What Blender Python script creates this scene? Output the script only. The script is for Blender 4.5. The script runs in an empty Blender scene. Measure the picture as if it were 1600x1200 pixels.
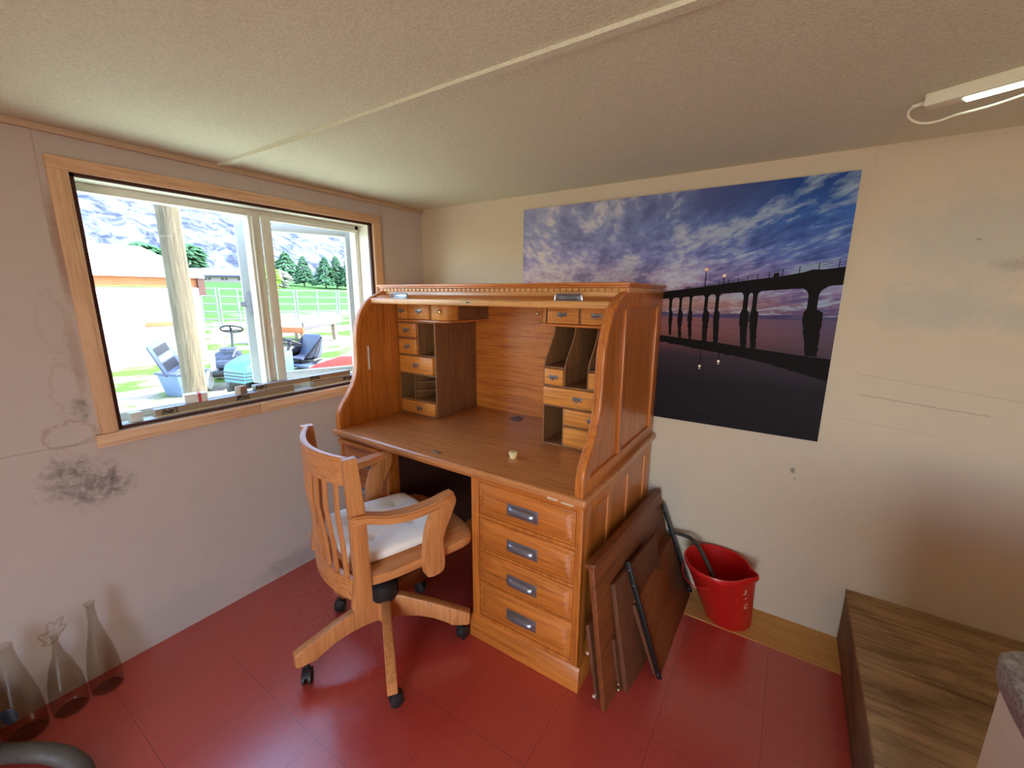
import bpy, bmesh, math, random
from math import sin, cos, pi, radians, hypot, sqrt
from mathutils import Vector, Matrix, noise
random.seed(7)
S = bpy.context.scene
COL = S.collection

# ------------------------------------------------------------------ camera
cam_d = bpy.data.cameras.new('camera')
cam_d.sensor_width = 36.0
cam_d.sensor_fit = 'HORIZONTAL'
cam_d.lens = 14.8466
cam_d.clip_start = 0.02
cam_d.clip_end = 1000
cam = bpy.data.objects.new('camera', cam_d)
COL.objects.link(cam)
CP = Vector((2.02467, -2.03429, 1.41703))
R_ = Vector((0.8349723, 0.5502631, 0.00563693))
U_ = Vector((-0.11927702, 0.17097263, 0.97802932))
F_ = Vector((-0.53720968, 0.81729975, -0.20839115))
cam.matrix_world = Matrix(((R_.x, U_.x, -F_.x, CP.x), (R_.y, U_.y, -F_.y, CP.y), (R_.z, U_.z, -F_.z, CP.z), (0, 0, 0, 1)))
S.camera = cam

# ------------------------------------------------------------------ world, sun, added fill light, exposure
S.view_settings.view_transform = 'Standard'
S.view_settings.look = 'None'
S.view_settings.gamma = 1.0
S.view_settings.use_curve_mapping = False
S.view_settings.exposure = 0.5
S.cycles.max_bounces = 12
S.cycles.diffuse_bounces = 6
S.cycles.glossy_bounces = 4
S.cycles.transmission_bounces = 10
S.cycles.transparent_max_bounces = 12
S.cycles.caustics_reflective = False
S.cycles.caustics_refractive = False
S.cycles.sample_clamp_indirect = 6.0
W = bpy.data.worlds.new('sky')
S.world = W
W.use_nodes = True
wn = W.node_tree
wn.nodes.clear()
sky = wn.nodes.new('ShaderNodeTexSky')
sky.sky_type = 'NISHITA'
sky.sun_disc = False
sky.sun_elevation = radians(48)
sky.sun_rotation = radians(40)
bg = wn.nodes.new('ShaderNodeBackground')
SKY_STRENGTH = 2.0
bg.inputs['Strength'].default_value = SKY_STRENGTH
wo = wn.nodes.new('ShaderNodeOutputWorld')
wn.links.new(sky.outputs[0], bg.inputs[0])
wn.links.new(bg.outputs[0], wo.inputs[0])
sun_d = bpy.data.lights.new('sun', 'SUN')
sun_d.energy = 10.0
sun_d.angle = radians(0.6)
sun_d.color = (1.0, 0.96, 0.90)
sun = bpy.data.objects.new('sun', sun_d)
COL.objects.link(sun)
sun.rotation_euler = Vector((0.55, 0.50, 0.80)).to_track_quat('Z', 'Y').to_euler()
# area light added to fill the room from an assumed doorway behind the camera
fill_d = bpy.data.lights.new('assumed_door_fill', 'AREA')
fill_d.shape = 'RECTANGLE'
fill_d.size = 1.1
fill_d.size_y = 1.6
fill_d.energy = 23.0
fill_d.color = (1.0, 0.89, 0.76)
fill_l = bpy.data.objects.new('assumed_door_fill', fill_d)
COL.objects.link(fill_l)
fill_l.location = (2.55, -4.05, 1.05)
fill_l.rotation_euler = (radians(118), 0, 0)

# ------------------------------------------------------------------ helpers
WM = {}
def empty(name, label, cat, loc, rz=0.0, group=None):
    o = bpy.data.objects.new(name, None)
    o.empty_display_size = 0.1
    COL.objects.link(o)
    o.location = loc
    o.rotation_euler = (0, 0, rz)
    WM[o.name] = Matrix.Translation(loc) @ Matrix.Rotation(rz, 4, 'Z')
    o['label'] = label
    o['category'] = cat
    if group: o['group'] = group
    return o
def tag(o, label=None, cat=None, group=None, kind=None):
    if label: o['label'] = label
    if cat: o['category'] = cat
    if group: o['group'] = group
    if kind: o['kind'] = kind
    return o

class MB:
    def __init__(s, M=None):
        s.bm = bmesh.new(); s.mi = 0; s.M = M or Matrix.Identity(4)
    def _merge(s, tmp):
        me = bpy.data.meshes.new('tmp')
        for f in tmp.faces: f.material_index = s.mi
        bmesh.ops.transform(tmp, matrix=s.M, verts=tmp.verts)
        tmp.to_mesh(me); tmp.free()
        s.bm.from_mesh(me); bpy.data.meshes.remove(me)
    def box(s, x0, x1, y0, y1, z0, z1, bev=0.0, seg=2, M=None):
        t = bmesh.new()
        bmesh.ops.create_cube(t, size=1.0)
        for v in t.verts:
            v.co = Vector(((x0+x1)/2+v.co.x*(x1-x0), (y0+y1)/2+v.co.y*(y1-y0), (z0+z1)/2+v.co.z*(z1-z0)))
        if bev > 0:
            bmesh.ops.bevel(t, geom=t.edges[:], offset=bev, segments=seg, affect='EDGES', profile=0.5)
        if M is not None: bmesh.ops.transform(t, matrix=M, verts=t.verts)
        s._merge(t); return s
    def prism(s, poly, axis, a0, a1, bev=0.0, seg=2, M=None):
        """poly: (u,v) list; axis x -> (y,z), y -> (x,z), z -> (x,y)"""
        t = bmesh.new()
        def P(u, v, a):
            return Vector((a, u, v)) if axis == 'x' else Vector((u, a, v)) if axis == 'y' else Vector((u, v, a))
        A = [t.verts.new(P(u, v, a0)) for u, v in poly]
        B = [t.verts.new(P(u, v, a1)) for u, v in poly]
        n = len(poly)
        fa = t.faces.new(A); fb = t.faces.new(B)
        for i in range(n):
            t.faces.new((A[i], A[(i+1) % n], B[(i+1) % n], B[i]))
        bmesh.ops.recalc_face_normals(t, faces=t.faces[:])
        if bev > 0:
            ed = [e for e in t.edges if (e in fa.edges[:] or e in fb.edges[:])]
            bmesh.ops.bevel(t, geom=ed, offset=bev, segments=seg, affect='EDGES', profile=0.5)
        if M is not None: bmesh.ops.transform(t, matrix=M, verts=t.verts)
        s._merge(t); return s
    def tube(s, pts, r, n=12, cap=True, rib=None):
        t = bmesh.new()
        pts = [Vector(p) for p in pts]
        rings = []
        up = Vector((0, 0, 1))
        prevn = None
        for i, p in enumerate(pts):
            d = (pts[min(i+1, len(pts)-1)] - pts[max(i-1, 0)]).normalized()
            a = d.cross(up) if prevn is None else prevn - d*prevn.dot(d)
            if a.length < 1e-4: a = d.cross(Vector((1, 0, 0)))
            a.normalize(); b = d.cross(a); prevn = a
            rr = r(i/(len(pts)-1)) if callable(r) else r
            if rib: rr *= 1 + rib*(i % 2)
            rings.append([t.verts.new(p + a*rr*cos(2*pi*k/n) + b*rr*sin(2*pi*k/n)) for k in range(n)])
        for i in range(len(rings)-1):
            for k in range(n):
                t.faces.new((rings[i][k], rings[i][(k+1) % n], rings[i+1][(k+1) % n], rings[i+1][k]))
        if cap: t.faces.new(rings[0][::-1]); t.faces.new(rings[-1])
        bmesh.ops.recalc_face_normals(t, faces=t.faces[:])
        s._merge(t); return s
    def lathe(s, prof, c=(0, 0, 0), n=32, M=None, close=False):
        t = bmesh.new(); rings = []
        for r, z in prof:
            if r < 1e-5: rings.append([t.verts.new((0, 0, z))])
            else: rings.append([t.verts.new((r*cos(2*pi*k/n), r*sin(2*pi*k/n), z)) for k in range(n)])
        prs = list(zip(rings, rings[1:]))
        if close: prs.append((rings[-1], rings[0]))
        for a, b in prs:
            for k in range(n):
                k2 = (k+1) % n
                if len(a) == 1 and len(b) == 1: break
                if len(a) == 1: t.faces.new((a[0], b[k], b[k2]))
                elif len(b) == 1: t.faces.new((a[k2], a[k], b[0]))
                else: t.faces.new((a[k], b[k], b[k2], a[k2]))
        bmesh.ops.recalc_face_normals(t, faces=t.faces[:])
        X = Matrix.Translation(c) @ (M or Matrix.Identity(4))
        bmesh.ops.transform(t, matrix=X, verts=t.verts)
        s._merge(t); return s
    def faces(s, vs, fs):
        t = bmesh.new()
        V = [t.verts.new(v) for v in vs]
        for f in fs: t.faces.new([V[i] for i in f])
        s._merge(t); return s
    def hexa(s, b, tp, bev=0.0):
        """solid from 4 bottom corners and 4 top corners, same winding"""
        t = bmesh.new()
        V = [t.verts.new(v) for v in list(b)+list(tp)]
        for f in ((3, 2, 1, 0), (4, 5, 6, 7), (0, 1, 5, 4), (1, 2, 6, 5), (2, 3, 7, 6), (3, 0, 4, 7)):
            t.faces.new([V[i] for i in f])
        bmesh.ops.recalc_face_normals(t, faces=t.faces[:])
        if bev: bmesh.ops.bevel(t, geom=t.edges[:], offset=bev, segments=2, affect='EDGES', profile=0.5)
        s._merge(t); return s
    def build(s, name, mats, parent=None, smooth=True, ang=0.7):
        me = bpy.data.meshes.new(name)
        if parent is not None:
            bmesh.ops.transform(s.bm, matrix=WM[parent.name].inverted(), verts=s.bm.verts)
        s.bm.to_mesh(me); s.bm.free()
        for m in (mats if isinstance(mats, (list, tuple)) else [mats]): me.materials.append(m)
        if smooth:
            me.polygons.foreach_set('use_smooth', [True]*len(me.polygons))
            me.set_sharp_from_angle(angle=ang)
        o = bpy.data.objects.new(name, me)
        COL.objects.link(o)
        if parent is not None:
            o.parent = parent; WM[o.name] = WM[parent.name]
        else: WM[o.name] = Matrix.Identity(4)
        return o
def solo(mb, name, mats, label, cat, base, group=None, **k):
    """a thing that is one mesh, with its origin at its base"""
    mb.M = Matrix.Identity(4)
    bmesh.ops.translate(mb.bm, vec=-Vector(base), verts=mb.bm.verts)
    o = mb.build(name, mats, None, **k)
    o.location = base
    WM[o.name] = Matrix.Translation(base)
    return tag(o, label, cat, group)
def struct(mb, name, mats, **k):
    return tag(mb.build(name, mats, None, **k), kind='structure')
def smooth_poly(P, it=2):
    for _ in range(it):
        Q = []
        for i in range(len(P)):
            a = P[i]; b = P[(i+1) % len(P)]
            Q.append((a[0]*.75+b[0]*.25, a[1]*.75+b[1]*.25)); Q.append((a[0]*.25+b[0]*.75, a[1]*.25+b[1]*.75))
        P = Q
    return P
def spline(P, n=8):
    out = []
    P = [Vector(p) for p in P]
    for i in range(len(P)-1):
        p0 = P[max(i-1, 0)]; p1 = P[i]; p2 = P[i+1]; p3 = P[min(i+2, len(P)-1)]
        for k in range(n):
            t = k/n
            out.append(0.5*((2*p1)+(-p0+p2)*t+(2*p0-5*p1+4*p2-p3)*t*t+(-p0+3*p1-3*p2+p3)*t**3))
    out.append(P[-1]); return out
def at(px, py, D):
    """the point of the place seen at that pixel of the 1600x1200 frame, D metres ahead"""
    return CP + (F_ + R_*((px-800)/659.85) - U_*((py-600)/659.85))*D
def rotm(axis, deg): return Matrix.Rotation(radians(deg), 4, axis)
def T(*v): return Matrix.Translation(v)

# ------------------------------------------------------------------ materials
class NT:
    def __init__(s, name):
        s.m = bpy.data.materials.new(name); s.m.use_nodes = True
        s.t = s.m.node_tree; s.t.nodes.clear()
        s.out = s.n('ShaderNodeOutputMaterial'); s.b = s.n('ShaderNodeBsdfPrincipled')
        s.l(s.b.outputs[0], s.out.inputs[0])
    def n(s, k, **a):
        x = s.t.nodes.new(k)
        for i, v in a.items(): setattr(x, i, v)
        return x
    def l(s, a, b): s.t.links.new(a, b)
    def put(s, sock, v):
        if hasattr(v, 'is_output') or isinstance(v, bpy.types.NodeSocket): s.l(v, sock)
        else: sock.default_value = v
    def m_(s, op, a, b=0.0, c=None, clamp=False):
        x = s.n('ShaderNodeMath', operation=op, use_clamp=clamp)
        s.put(x.inputs[0], a); s.put(x.inputs[1], b)
        if c is not None: s.put(x.inputs[2], c)
        return x.outputs[0]
    def mix(s, f, a, b, bt='MIX'):
        x = s.n('ShaderNodeMix', data_type='RGBA', blend_type=bt)
        s.put(x.inputs[0], f); s.put(x.inputs[6], a); s.put(x.inputs[7], b)
        return x.outputs[2]
    def ramp(s, f, stops, interp='LINEAR'):
        x = s.n('ShaderNodeValToRGB'); x.color_ramp.interpolation = interp
        e = x.color_ramp.elements
        while len(e) < len(stops): e.new(0.5)
        for i, (p, c) in enumerate(stops):
            e[i].position = p; e[i].color = (*c, 1) if len(c) == 3 else c
        s.l(f, x.inputs[0]); return x.outputs[0]
    def coord(s, kind='Object'):
        return s.n('ShaderNodeTexCoord').outputs[kind]
    def mapping(s, v, scale=(1, 1, 1), loc=(0, 0, 0), rot=(0, 0, 0)):
        x = s.n('ShaderNodeMapping'); s.l(v, x.inputs[0])
        x.inputs['Scale'].default_value = scale; x.inputs['Rotation'].default_value = rot
        s.put(x.inputs['Location'], loc); return x.outputs[0]
    def noise(s, v, scale, detail=4, rough=.5, dist=0, out=0):
        x = s.n('ShaderNodeTexNoise'); s.l(v, x.inputs['Vector'])
        x.inputs['Scale'].default_value = scale; x.inputs['Detail'].default_value = detail
        x.inputs['Roughness'].default_value = rough; x.inputs['Distortion'].default_value = dist
        return x.outputs[out]
    def bump(s, h, strength=.3, dist=.01):
        x = s.n('ShaderNodeBump'); x.inputs['Strength'].default_value = strength
        x.inputs['Distance'].default_value = dist; s.l(h, x.inputs['Height'])
        s.l(x.outputs[0], s.b.inputs['Normal'])
    def set(s, **k):
        N = dict(base='Base Color', rough='Roughness', metal='Metallic', coat='Coat Weight', coatr='Coat Roughness', spec='Specular IOR Level', trans='Transmission Weight', ior='IOR', alpha='Alpha', emis='Emission Color', emiss='Emission Strength')
        for a, v in k.items():
            if a in ('base', 'emis') and isinstance(v, tuple) and len(v) == 3: v = (*v, 1)
            s.put(s.b.inputs[N[a]], v)
        return s
def c8(r, g, b):
    f = lambda c: (c/255/12.92) if c/255 <= .04045 else ((c/255+.055)/1.055)**2.4
    return (f(r), f(g), f(b), 1)
def plain(name, col, rough=.5, metal=0.0, nscale=40, amt=.12, bump=.05, **k):
    t = NT(name); co = t.coord()
    f = t.noise(co, nscale, 3)
    d = tuple(c*(1-amt) for c in col[:3])+(1,); h = tuple(min(1, c*(1+amt)) for c in col[:3])+(1,)
    t.set(base=t.mix(f, d, h), rough=rough, metal=metal, **k)
    if bump: t.bump(f, bump, .003)
    return t.m
def wood(name, dark, light, axis='x', rough=.34, coat=.45, ring=9.0, grain=95.0, knots=False, bump=.12, blot=.0):
    t = NT(name); co = t.coord()
    oi = t.n('ShaderNodeObjectInfo')
    off = t.n('ShaderNodeVectorMath', operation='SCALE'); off.inputs[0].default_value = (3.1, 5.7, 2.3)
    t.l(oi.outputs['Random'], off.inputs['Scale'])
    add = t.n('ShaderNodeVectorMath', operation='ADD'); t.l(co, add.inputs[0]); t.l(off.outputs[0], add.inputs[1])
    ix = 'xyz'.index(axis)
    sc = [1.0]*3; sc[ix] = .10
    v1 = t.mapping(add.outputs[0], tuple(sc))
    sc2 = [1.0]*3; sc2[ix] = .03
    v2 = t.mapping(add.outputs[0], tuple(sc2))
    n1 = t.noise(v1, ring, 6, .6, 1.5)
    bands = t.m_('FRACT', t.m_('MULTIPLY', n1, 9.0))
    bands = t.m_('ABSOLUTE', t.m_('SUBTRACT', bands, .5))
    fine = t.noise(v2, grain, 6, .7)
    f = t.m_('ADD', t.m_('MULTIPLY', bands, .38), t.m_('MULTIPLY', n1, .85))
    f = t.m_('ADD', f, t.m_('MULTIPLY', t.m_('SUBTRACT', fine, .5), 1.1), clamp=True)
    col = t.ramp(f, [(.12, dark[:3]), (.85, light[:3])])
    pores = t.ramp(fine, [(.34, (.55, .55, .55)), (.48, (1, 1, 1))])
    col = t.mix(.55, col, pores, 'MULTIPLY')
    if knots:
        vo = t.n('ShaderNodeTexVoronoi'); vo.inputs['Scale'].default_value = 3.3
        sk = [1.0]*3; sk[ix] = .55
        t.l(t.mapping(add.outputs[0], tuple(sk)), vo.inputs['Vector'])
        k = t.ramp(vo.outputs['Distance'], [(.02, (.30, .15, .07)), (.065, (1, 1, 1))])
        col = t.mix(.8, col, k, 'MULTIPLY')
    if blot:
        b = t.ramp(t.noise(t.mapping(co, tuple(.45 if i == ix else 1 for i in range(3))), 6, 5, .65, .6), [(.38, (.35, .30, .25)), (.58, (1, 1, 1))])
        col = t.mix(blot, col, b, 'MULTIPLY')
    t.set(base=col, rough=t.m_('ADD', rough, t.m_('MULTIPLY', fine, .12)), coat=coat, coatr=.25, spec=.4)
    t.bump(fine, bump, .002)
    return t.m

DK, LT = c8(158, 82, 28), c8(212, 126, 50)
oak_x = wood('oak_grain_x', DK, LT, 'x')
oak_y = wood('oak_grain_y', DK, LT, 'y')
oak_z = wood('oak_grain_z', DK, LT, 'z')
lit_oak = wood('lit_oak_front', c8(186, 122, 66), c8(226, 168, 104), 'x')  # desk oak lightened to paint in the light on the upper front
top_oak = wood('worktop_oak_hazy', c8(168, 100, 52), c8(208, 138, 82), 'x', rough=.3, coat=.6)  # lighter oak carries the worktop's hazy reflection in its colour
oak_in = wood('oak_unfinished_inside', c8(110, 72, 44), c8(158, 108, 68), 'z', rough=.6, coat=0)
CD, CL = c8(184, 112, 60), c8(218, 150, 92)
chair_z = wood('chair_oak_z', CD, CL, 'z', rough=.34, coat=.3, bump=.08)
chair_y = wood('chair_oak_y', CD, CL, 'y', rough=.34, coat=.3, bump=.08)
chair_x = wood('chair_oak_x', CD, CL, 'x', rough=.34, coat=.3, bump=.08)
pine_y = wood('pine_trim_y', c8(206, 160, 124), c8(232, 194, 158), 'y', rough=.6, coat=0, ring=5, knots=True, bump=.05)
pine_z = wood('pine_trim_z', c8(206, 160, 124), c8(232, 194, 158), 'z', rough=.6, coat=0, ring=5, knots=True, bump=.05)
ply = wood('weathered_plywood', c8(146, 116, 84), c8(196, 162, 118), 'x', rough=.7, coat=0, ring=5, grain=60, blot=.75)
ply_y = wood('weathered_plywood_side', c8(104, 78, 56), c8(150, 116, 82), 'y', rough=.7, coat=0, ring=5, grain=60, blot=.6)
subfloor = wood('bare_plywood_subfloor', c8(196, 136, 66), c8(222, 170, 98), 'x', rough=.6, coat=0, ring=3, knots=True)
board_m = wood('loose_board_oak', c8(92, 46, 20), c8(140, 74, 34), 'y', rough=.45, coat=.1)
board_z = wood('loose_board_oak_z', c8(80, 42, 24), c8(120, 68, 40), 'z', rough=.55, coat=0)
dark_brown = plain('dark_wood_and_shade', c8(70, 36, 26), .7)  # dark brown for painted gap and kneehole shade, and the shed's rafter end
pole_m = wood('weathered_pole', c8(54, 46, 34), c8(104, 92, 72), 'z', rough=.9, coat=0, ring=14, grain=60, bump=.6)
veneer = wood('dull_brown_veneer', c8(104, 64, 40), c8(146, 96, 60), 'z', rough=.5, coat=.1)
pewter = plain('brushed_pewter', c8(146, 148, 158), .30, .8, 120, .15)
brass = plain('aged_brass', c8(176, 150, 110), .35, .9, 120, .25)
iron = plain('black_steel', c8(28, 26, 26), .4, .3)
rubber = plain('black_rubber', c8(32, 30, 30), .5)
white_vinyl = plain('white_vinyl_frame', c8(226, 226, 214), .35, amt=.03)
white_paint = plain('white_painted_wood', c8(232, 230, 216), .5, amt=.05)
cotton = plain('cream_cotton', c8(246, 243, 236), .85, nscale=300, amt=.06, bump=.2)
carton_w = plain('white_carton', c8(226, 222, 214), .6, amt=.05)
carton_b = plain('brown_carton', c8(160, 128, 100), .7)
red_plastic = plain('red_plastic', c8(196, 30, 26), .33, nscale=15, amt=.08, bump=.02)
cream_rubber = plain('cream_rubber', c8(236, 214, 160), .6)
hose_m = plain('grey_ribbed_plastic', c8(92, 86, 80), .5, amt=.15)
hose_d = plain('dark_grey_rubber_hose', c8(62, 62, 56), .4)
white_plastic = plain('ivory_plastic', c8(232, 226, 200), .45, amt=.04)
dark_plastic = plain('dark_plastic', c8(34, 34, 42), .4)

def glass_mat(name, tint, rough=0.02, edge=.5):
    t = NT(name)
    t.set(base=tint, rough=rough, trans=1.0, ior=1.45)
    g = t.n('ShaderNodeBsdfTransparent'); g.inputs[0].default_value = (*tint[:3], 1)
    lw = t.n('ShaderNodeLayerWeight'); lw.inputs[0].default_value = .5
    fac = t.m_('ADD', t.m_('MULTIPLY', t.m_('POWER', lw.outputs['Facing'], 3.5), edge), .015)
    gl = t.n('ShaderNodeBsdfGlossy'); gl.inputs['Roughness'].default_value = rough
    mx = t.n('ShaderNodeMixShader'); t.l(fac, mx.inputs[0]); t.l(g.outputs[0], mx.inputs[1]); t.l(gl.outputs[0], mx.inputs[2])
    t.l(mx.outputs[0], t.out.inputs[0])
    return t.m
pane_m = glass_mat('window_glass', (.93, .96, .96))
bottle_m = glass_mat('bottle_glass', (.90, .88, .84), .12, .35)

def wall_mat(name, base, axis, blobs, lines=()):
    """axis: which world axis is across the wall ('x' back wall uses x; 'y' side wall uses y)"""
    t = NT(name)
    geo = t.n('ShaderNodeNewGeometry'); pos = geo.outputs['Position']
    sx = t.n('ShaderNodeSeparateXYZ'); t.l(pos, sx.inputs[0])
    h = sx.outputs[0 if axis == 'x' else 1]; z = sx.outputs[2]
    n1 = t.noise(pos, 1.6, 5, .6); n2 = t.noise(pos, 14, 6, .65)
    col = t.mix(n1, tuple(c*.93 for c in base[:3])+(1,), tuple(min(1, c*1.05) for c in base[:3])+(1,))
    col = t.mix(t.ramp(n2, [(.45, (0, 0, 0)), (.8, (.25, .25, .25))]), col, tuple(c*.8 for c in base[:3])+(1,))
    nb = t.m_('SUBTRACT', t.noise(pos, 11, 9, .78, 1.2), .5)
    mott = t.ramp(t.noise(pos, 34, 8, .72, .5), [(.40, (.12, .12, .12)), (.62, (1, 1, 1))])
    for (u, v, ru, rv, c, op, amp, ring) in blobs:
        du = t.m_('DIVIDE', t.m_('SUBTRACT', h, u), ru); dv = t.m_('DIVIDE', t.m_('SUBTRACT', z, v), rv)
        d = t.m_('SQRT', t.m_('ADD', t.m_('MULTIPLY', du, du), t.m_('MULTIPLY', dv, dv)))
        d = t.m_('ADD', d, t.m_('MULTIPLY', nb, amp))
        if ring:
            f = t.m_('SUBTRACT', 1.0, t.m_('DIVIDE', t.m_('ABSOLUTE', t.m_('SUBTRACT', d, .85)), .11), clamp=True)
        else:
            f = t.m_('SUBTRACT', 1.0, d, clamp=True)
            f = t.m_('MULTIPLY', t.m_('MULTIPLY', f, 1.8, clamp=True), mott) if op > .6 else t.m_('MULTIPLY', f, 1.8, clamp=True)
        col = t.mix(t.m_('MULTIPLY', f, op), col, c)
    for (u0, v0, u1, v1, w, op) in lines:
        L2 = (u1-u0)**2+(v1-v0)**2
        a = t.m_('ADD', t.m_('MULTIPLY', t.m_('SUBTRACT', h, u0), (u1-u0)/L2), t.m_('MULTIPLY', t.m_('SUBTRACT', z, v0), (v1-v0)/L2), clamp=True)
        ex = t.m_('SUBTRACT', t.m_('SUBTRACT', h, u0), t.m_('MULTIPLY', a, u1-u0)); ez = t.m_('SUBTRACT', t.m_('SUBTRACT', z, v0), t.m_('MULTIPLY', a, v1-v0))
        ez = t.m_('ADD', ez, t.m_('MULTIPLY', nb, .012))
        d = t.m_('SQRT', t.m_('ADD', t.m_('MULTIPLY', ex, ex), t.m_('MULTIPLY', ez, ez)))
        f = t.m_('SUBTRACT', 1.0, t.m_('DIVIDE', d, w), clamp=True)
        col = t.mix(t.m_('MULTIPLY', f, op), col, tuple(c*.45 for c in base[:3])+(1,))
    t.set(base=col, rough=.62, spec=.3)
    t.bump(t.noise(pos, 60, 5, .6), .12, .004)
    return t.m
GR = (.16, .15, .14, 1); BR = (.32, .17, .10, 1); GY = (.44, .44, .40, 1)
wall_l = wall_mat('painted_wall_left', c8(198, 186, 180), 'y', [
    (-1.73, .775, .11, .10, GR, .8, 2.4, 0), (-1.67, .715, .11, .075, GR, .8, 2.4, 0), (-1.625, .76, .02, .08, GR, .7, 1.2, 0), (-1.675, 1.02, .03, .05, GR, .8, 1.4, 0),
    (-1.71, .935, .075, .050, BR, .5, 1.6, 1), (-1.70, 1.10, .045, .10, BR, .28, 2.2, 1), (-1.70, 1.32, .04, .10, BR, .22, 2.4, 1),
    (-1.645, 1.55, .02, .22, BR, .6, .9, 0), (-1.66, 1.2, .018, .18, BR, .35, 1.0, 0), (-1.5, .1, .25, .10, GY, .5, 1.6, 0), (-.95, .05, .3, .07, GR, .35, 1.6, 0), (-1.38, .45, .02, .22, GY, .4, .8, 1)],
    [(-1.9, .905, -1.62, .895, .004, .5), (-1.655, 1.93, -1.66, 1.55, .003, .5), (-.98, 1.925, -.98, 1.85, .003, .4)])
wall_b = wall_mat('painted_wall_back', c8(210, 192, 168), 'x', [
    (2.55, 1.62, .36, .20, GY, .55, 1.4, 0), (2.42, 1.38, .22, .10, GY, .55, 1.3, 0), (2.78, 1.35, .3, .08, GY, .5, 1.3, 0), (2.62, 1.52, .10, .03, GR, .3, 1.6, 0),
    (1.60, .35, .12, .35, GY, .35, .8, 0), (2.10, .70, .012, .018, GR, .9, .8, 0), (2.11, .665, .007, .009, GR, .95, .8, 0), (2.50, 1.60, .012, .006, GR, .8, .6, 0)],
    [(2.27, 1.05, 2.62, 1.02, .004, .55), (2.25, 1.13, 2.85, 1.06, .003, .35), (2.2, .95, 2.5, .93, .002, .35), (2.03, 1.27, 2.12, 1.23, .002, .5), (2.10, .93, 2.16, .94, .002, .6), (2.2, 1.86, 2.2, 1.925, .002, .4)])

def ceiling_mat():
    t = NT('textured_ceiling_board'); geo = t.n('ShaderNodeNewGeometry'); p = geo.outputs['Position']
    n = t.noise(p, 170, 3, .6); n1 = t.noise(p, 1.2, 4)
    col = t.mix(n1, c8(222, 221, 198), c8(230, 229, 208))
    col = t.mix(t.ramp(n, [(.35, (.3, .3, .3)), (.6, (0, 0, 0))]), col, c8(170, 160, 136))
    t.set(base=col, rough=.8, spec=.2); t.bump(n, .35, .004); return t.m
ceil_m = ceiling_mat()

def floor_mat():
    t = NT('red_embossed_vinyl_tile'); geo = t.n('ShaderNodeNewGeometry'); p = geo.outputs['Position']
    s = t.n('ShaderNodeSeparateXYZ'); t.l(p, s.inputs[0]); x, y = s.outputs[0], s.outputs[1]
    def seam(v, o, P):
        f = t.m_('FRACT', t.m_('ADD', t.m_('DIVIDE', t.m_('SUBTRACT', v, o), P), 20.5))
        return t.m_('LESS_THAN', t.m_('ABSOLUTE', t.m_('SUBTRACT', f, .5)), .0035)
    sm = t.m_('MAXIMUM', seam(x, .595, .3015), seam(y, -1.46, .3040))
    P = .0376
    px = t.m_('ADD', t.m_('DIVIDE', t.m_('SUBTRACT', x, .595), P), 200.0); py = t.m_('ADD', t.m_('DIVIDE', t.m_('SUBTRACT', y, -1.46), .038), 200.0)
    par = t.m_('MODULO', t.m_('ADD', t.m_('FLOOR', px), t.m_('FLOOR', py)), 2.0)
    u = t.m_('SUBTRACT', t.m_('FRACT', px), .5); v = t.m_('SUBTRACT', t.m_('FRACT', py), .5)
    def dash(a, b, L):
        l1 = t.m_('LESS_THAN', t.m_('ABSOLUTE', t.m_('SUBTRACT', t.m_('ABSOLUTE', a), .13)), .045)
        return t.m_('MULTIPLY', l1, t.m_('LESS_THAN', t.m_('ABSOLUTE', b), L))
    d = t.m_('ADD', t.m_('MULTIPLY', par, dash(u, v, .40)), t.m_('MULTIPLY', t.m_('SUBTRACT', 1.0, par), dash(v, u, .30)))
    ho = t.m_('SUBTRACT', t.m_('MULTIPLY', sm, -1.0), t.m_('MULTIPLY', d, .6))
    n1 = t.noise(p, 3, 5, .6)
    col = t.mix(n1, c8(180, 62, 54), c8(194, 74, 62))
    col = t.mix(t.m_('MULTIPLY', sm, .6), col, c8(60, 14, 10))
    col = t.mix(t.m_('MULTIPLY', d, .14), col, c8(84, 22, 22))
    sp = t.ramp(t.noise(p, 300, 2), [(.80, (0, 0, 0)), (.83, (.5, .5, .5))])
    col = t.mix(sp, col, c8(200, 170, 150))
    t.set(base=col, rough=t.m_('ADD', .24, t.m_('MULTIPLY', n1, .14)), spec=.6, coat=1.0, coatr=.24)
    t.bump(ho, .8, .003)
    bp = [n for n in t.t.nodes if n.type == 'BUMP'][0]; t.l(bp.outputs[0], t.b.inputs['Coat Normal']); return t.m
floor_m = floor_mat()

def granite_mat():
    t = NT('speckled_granite'); co = t.coord()
    v = t.n('ShaderNodeTexVoronoi'); v.inputs['Scale'].default_value = 150; t.l(co, v.inputs['Vector'])
    col = t.ramp(v.outputs['Distance'], [(.0, (.02, .02, .03)), (.35, (.22, .21, .23)), (.8, (.5, .48, .48))])
    t.set(base=t.mix(t.noise(co, 60, 4), col, c8(120, 112, 112)), rough=.35); return t.m
granite = granite_mat()

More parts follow.
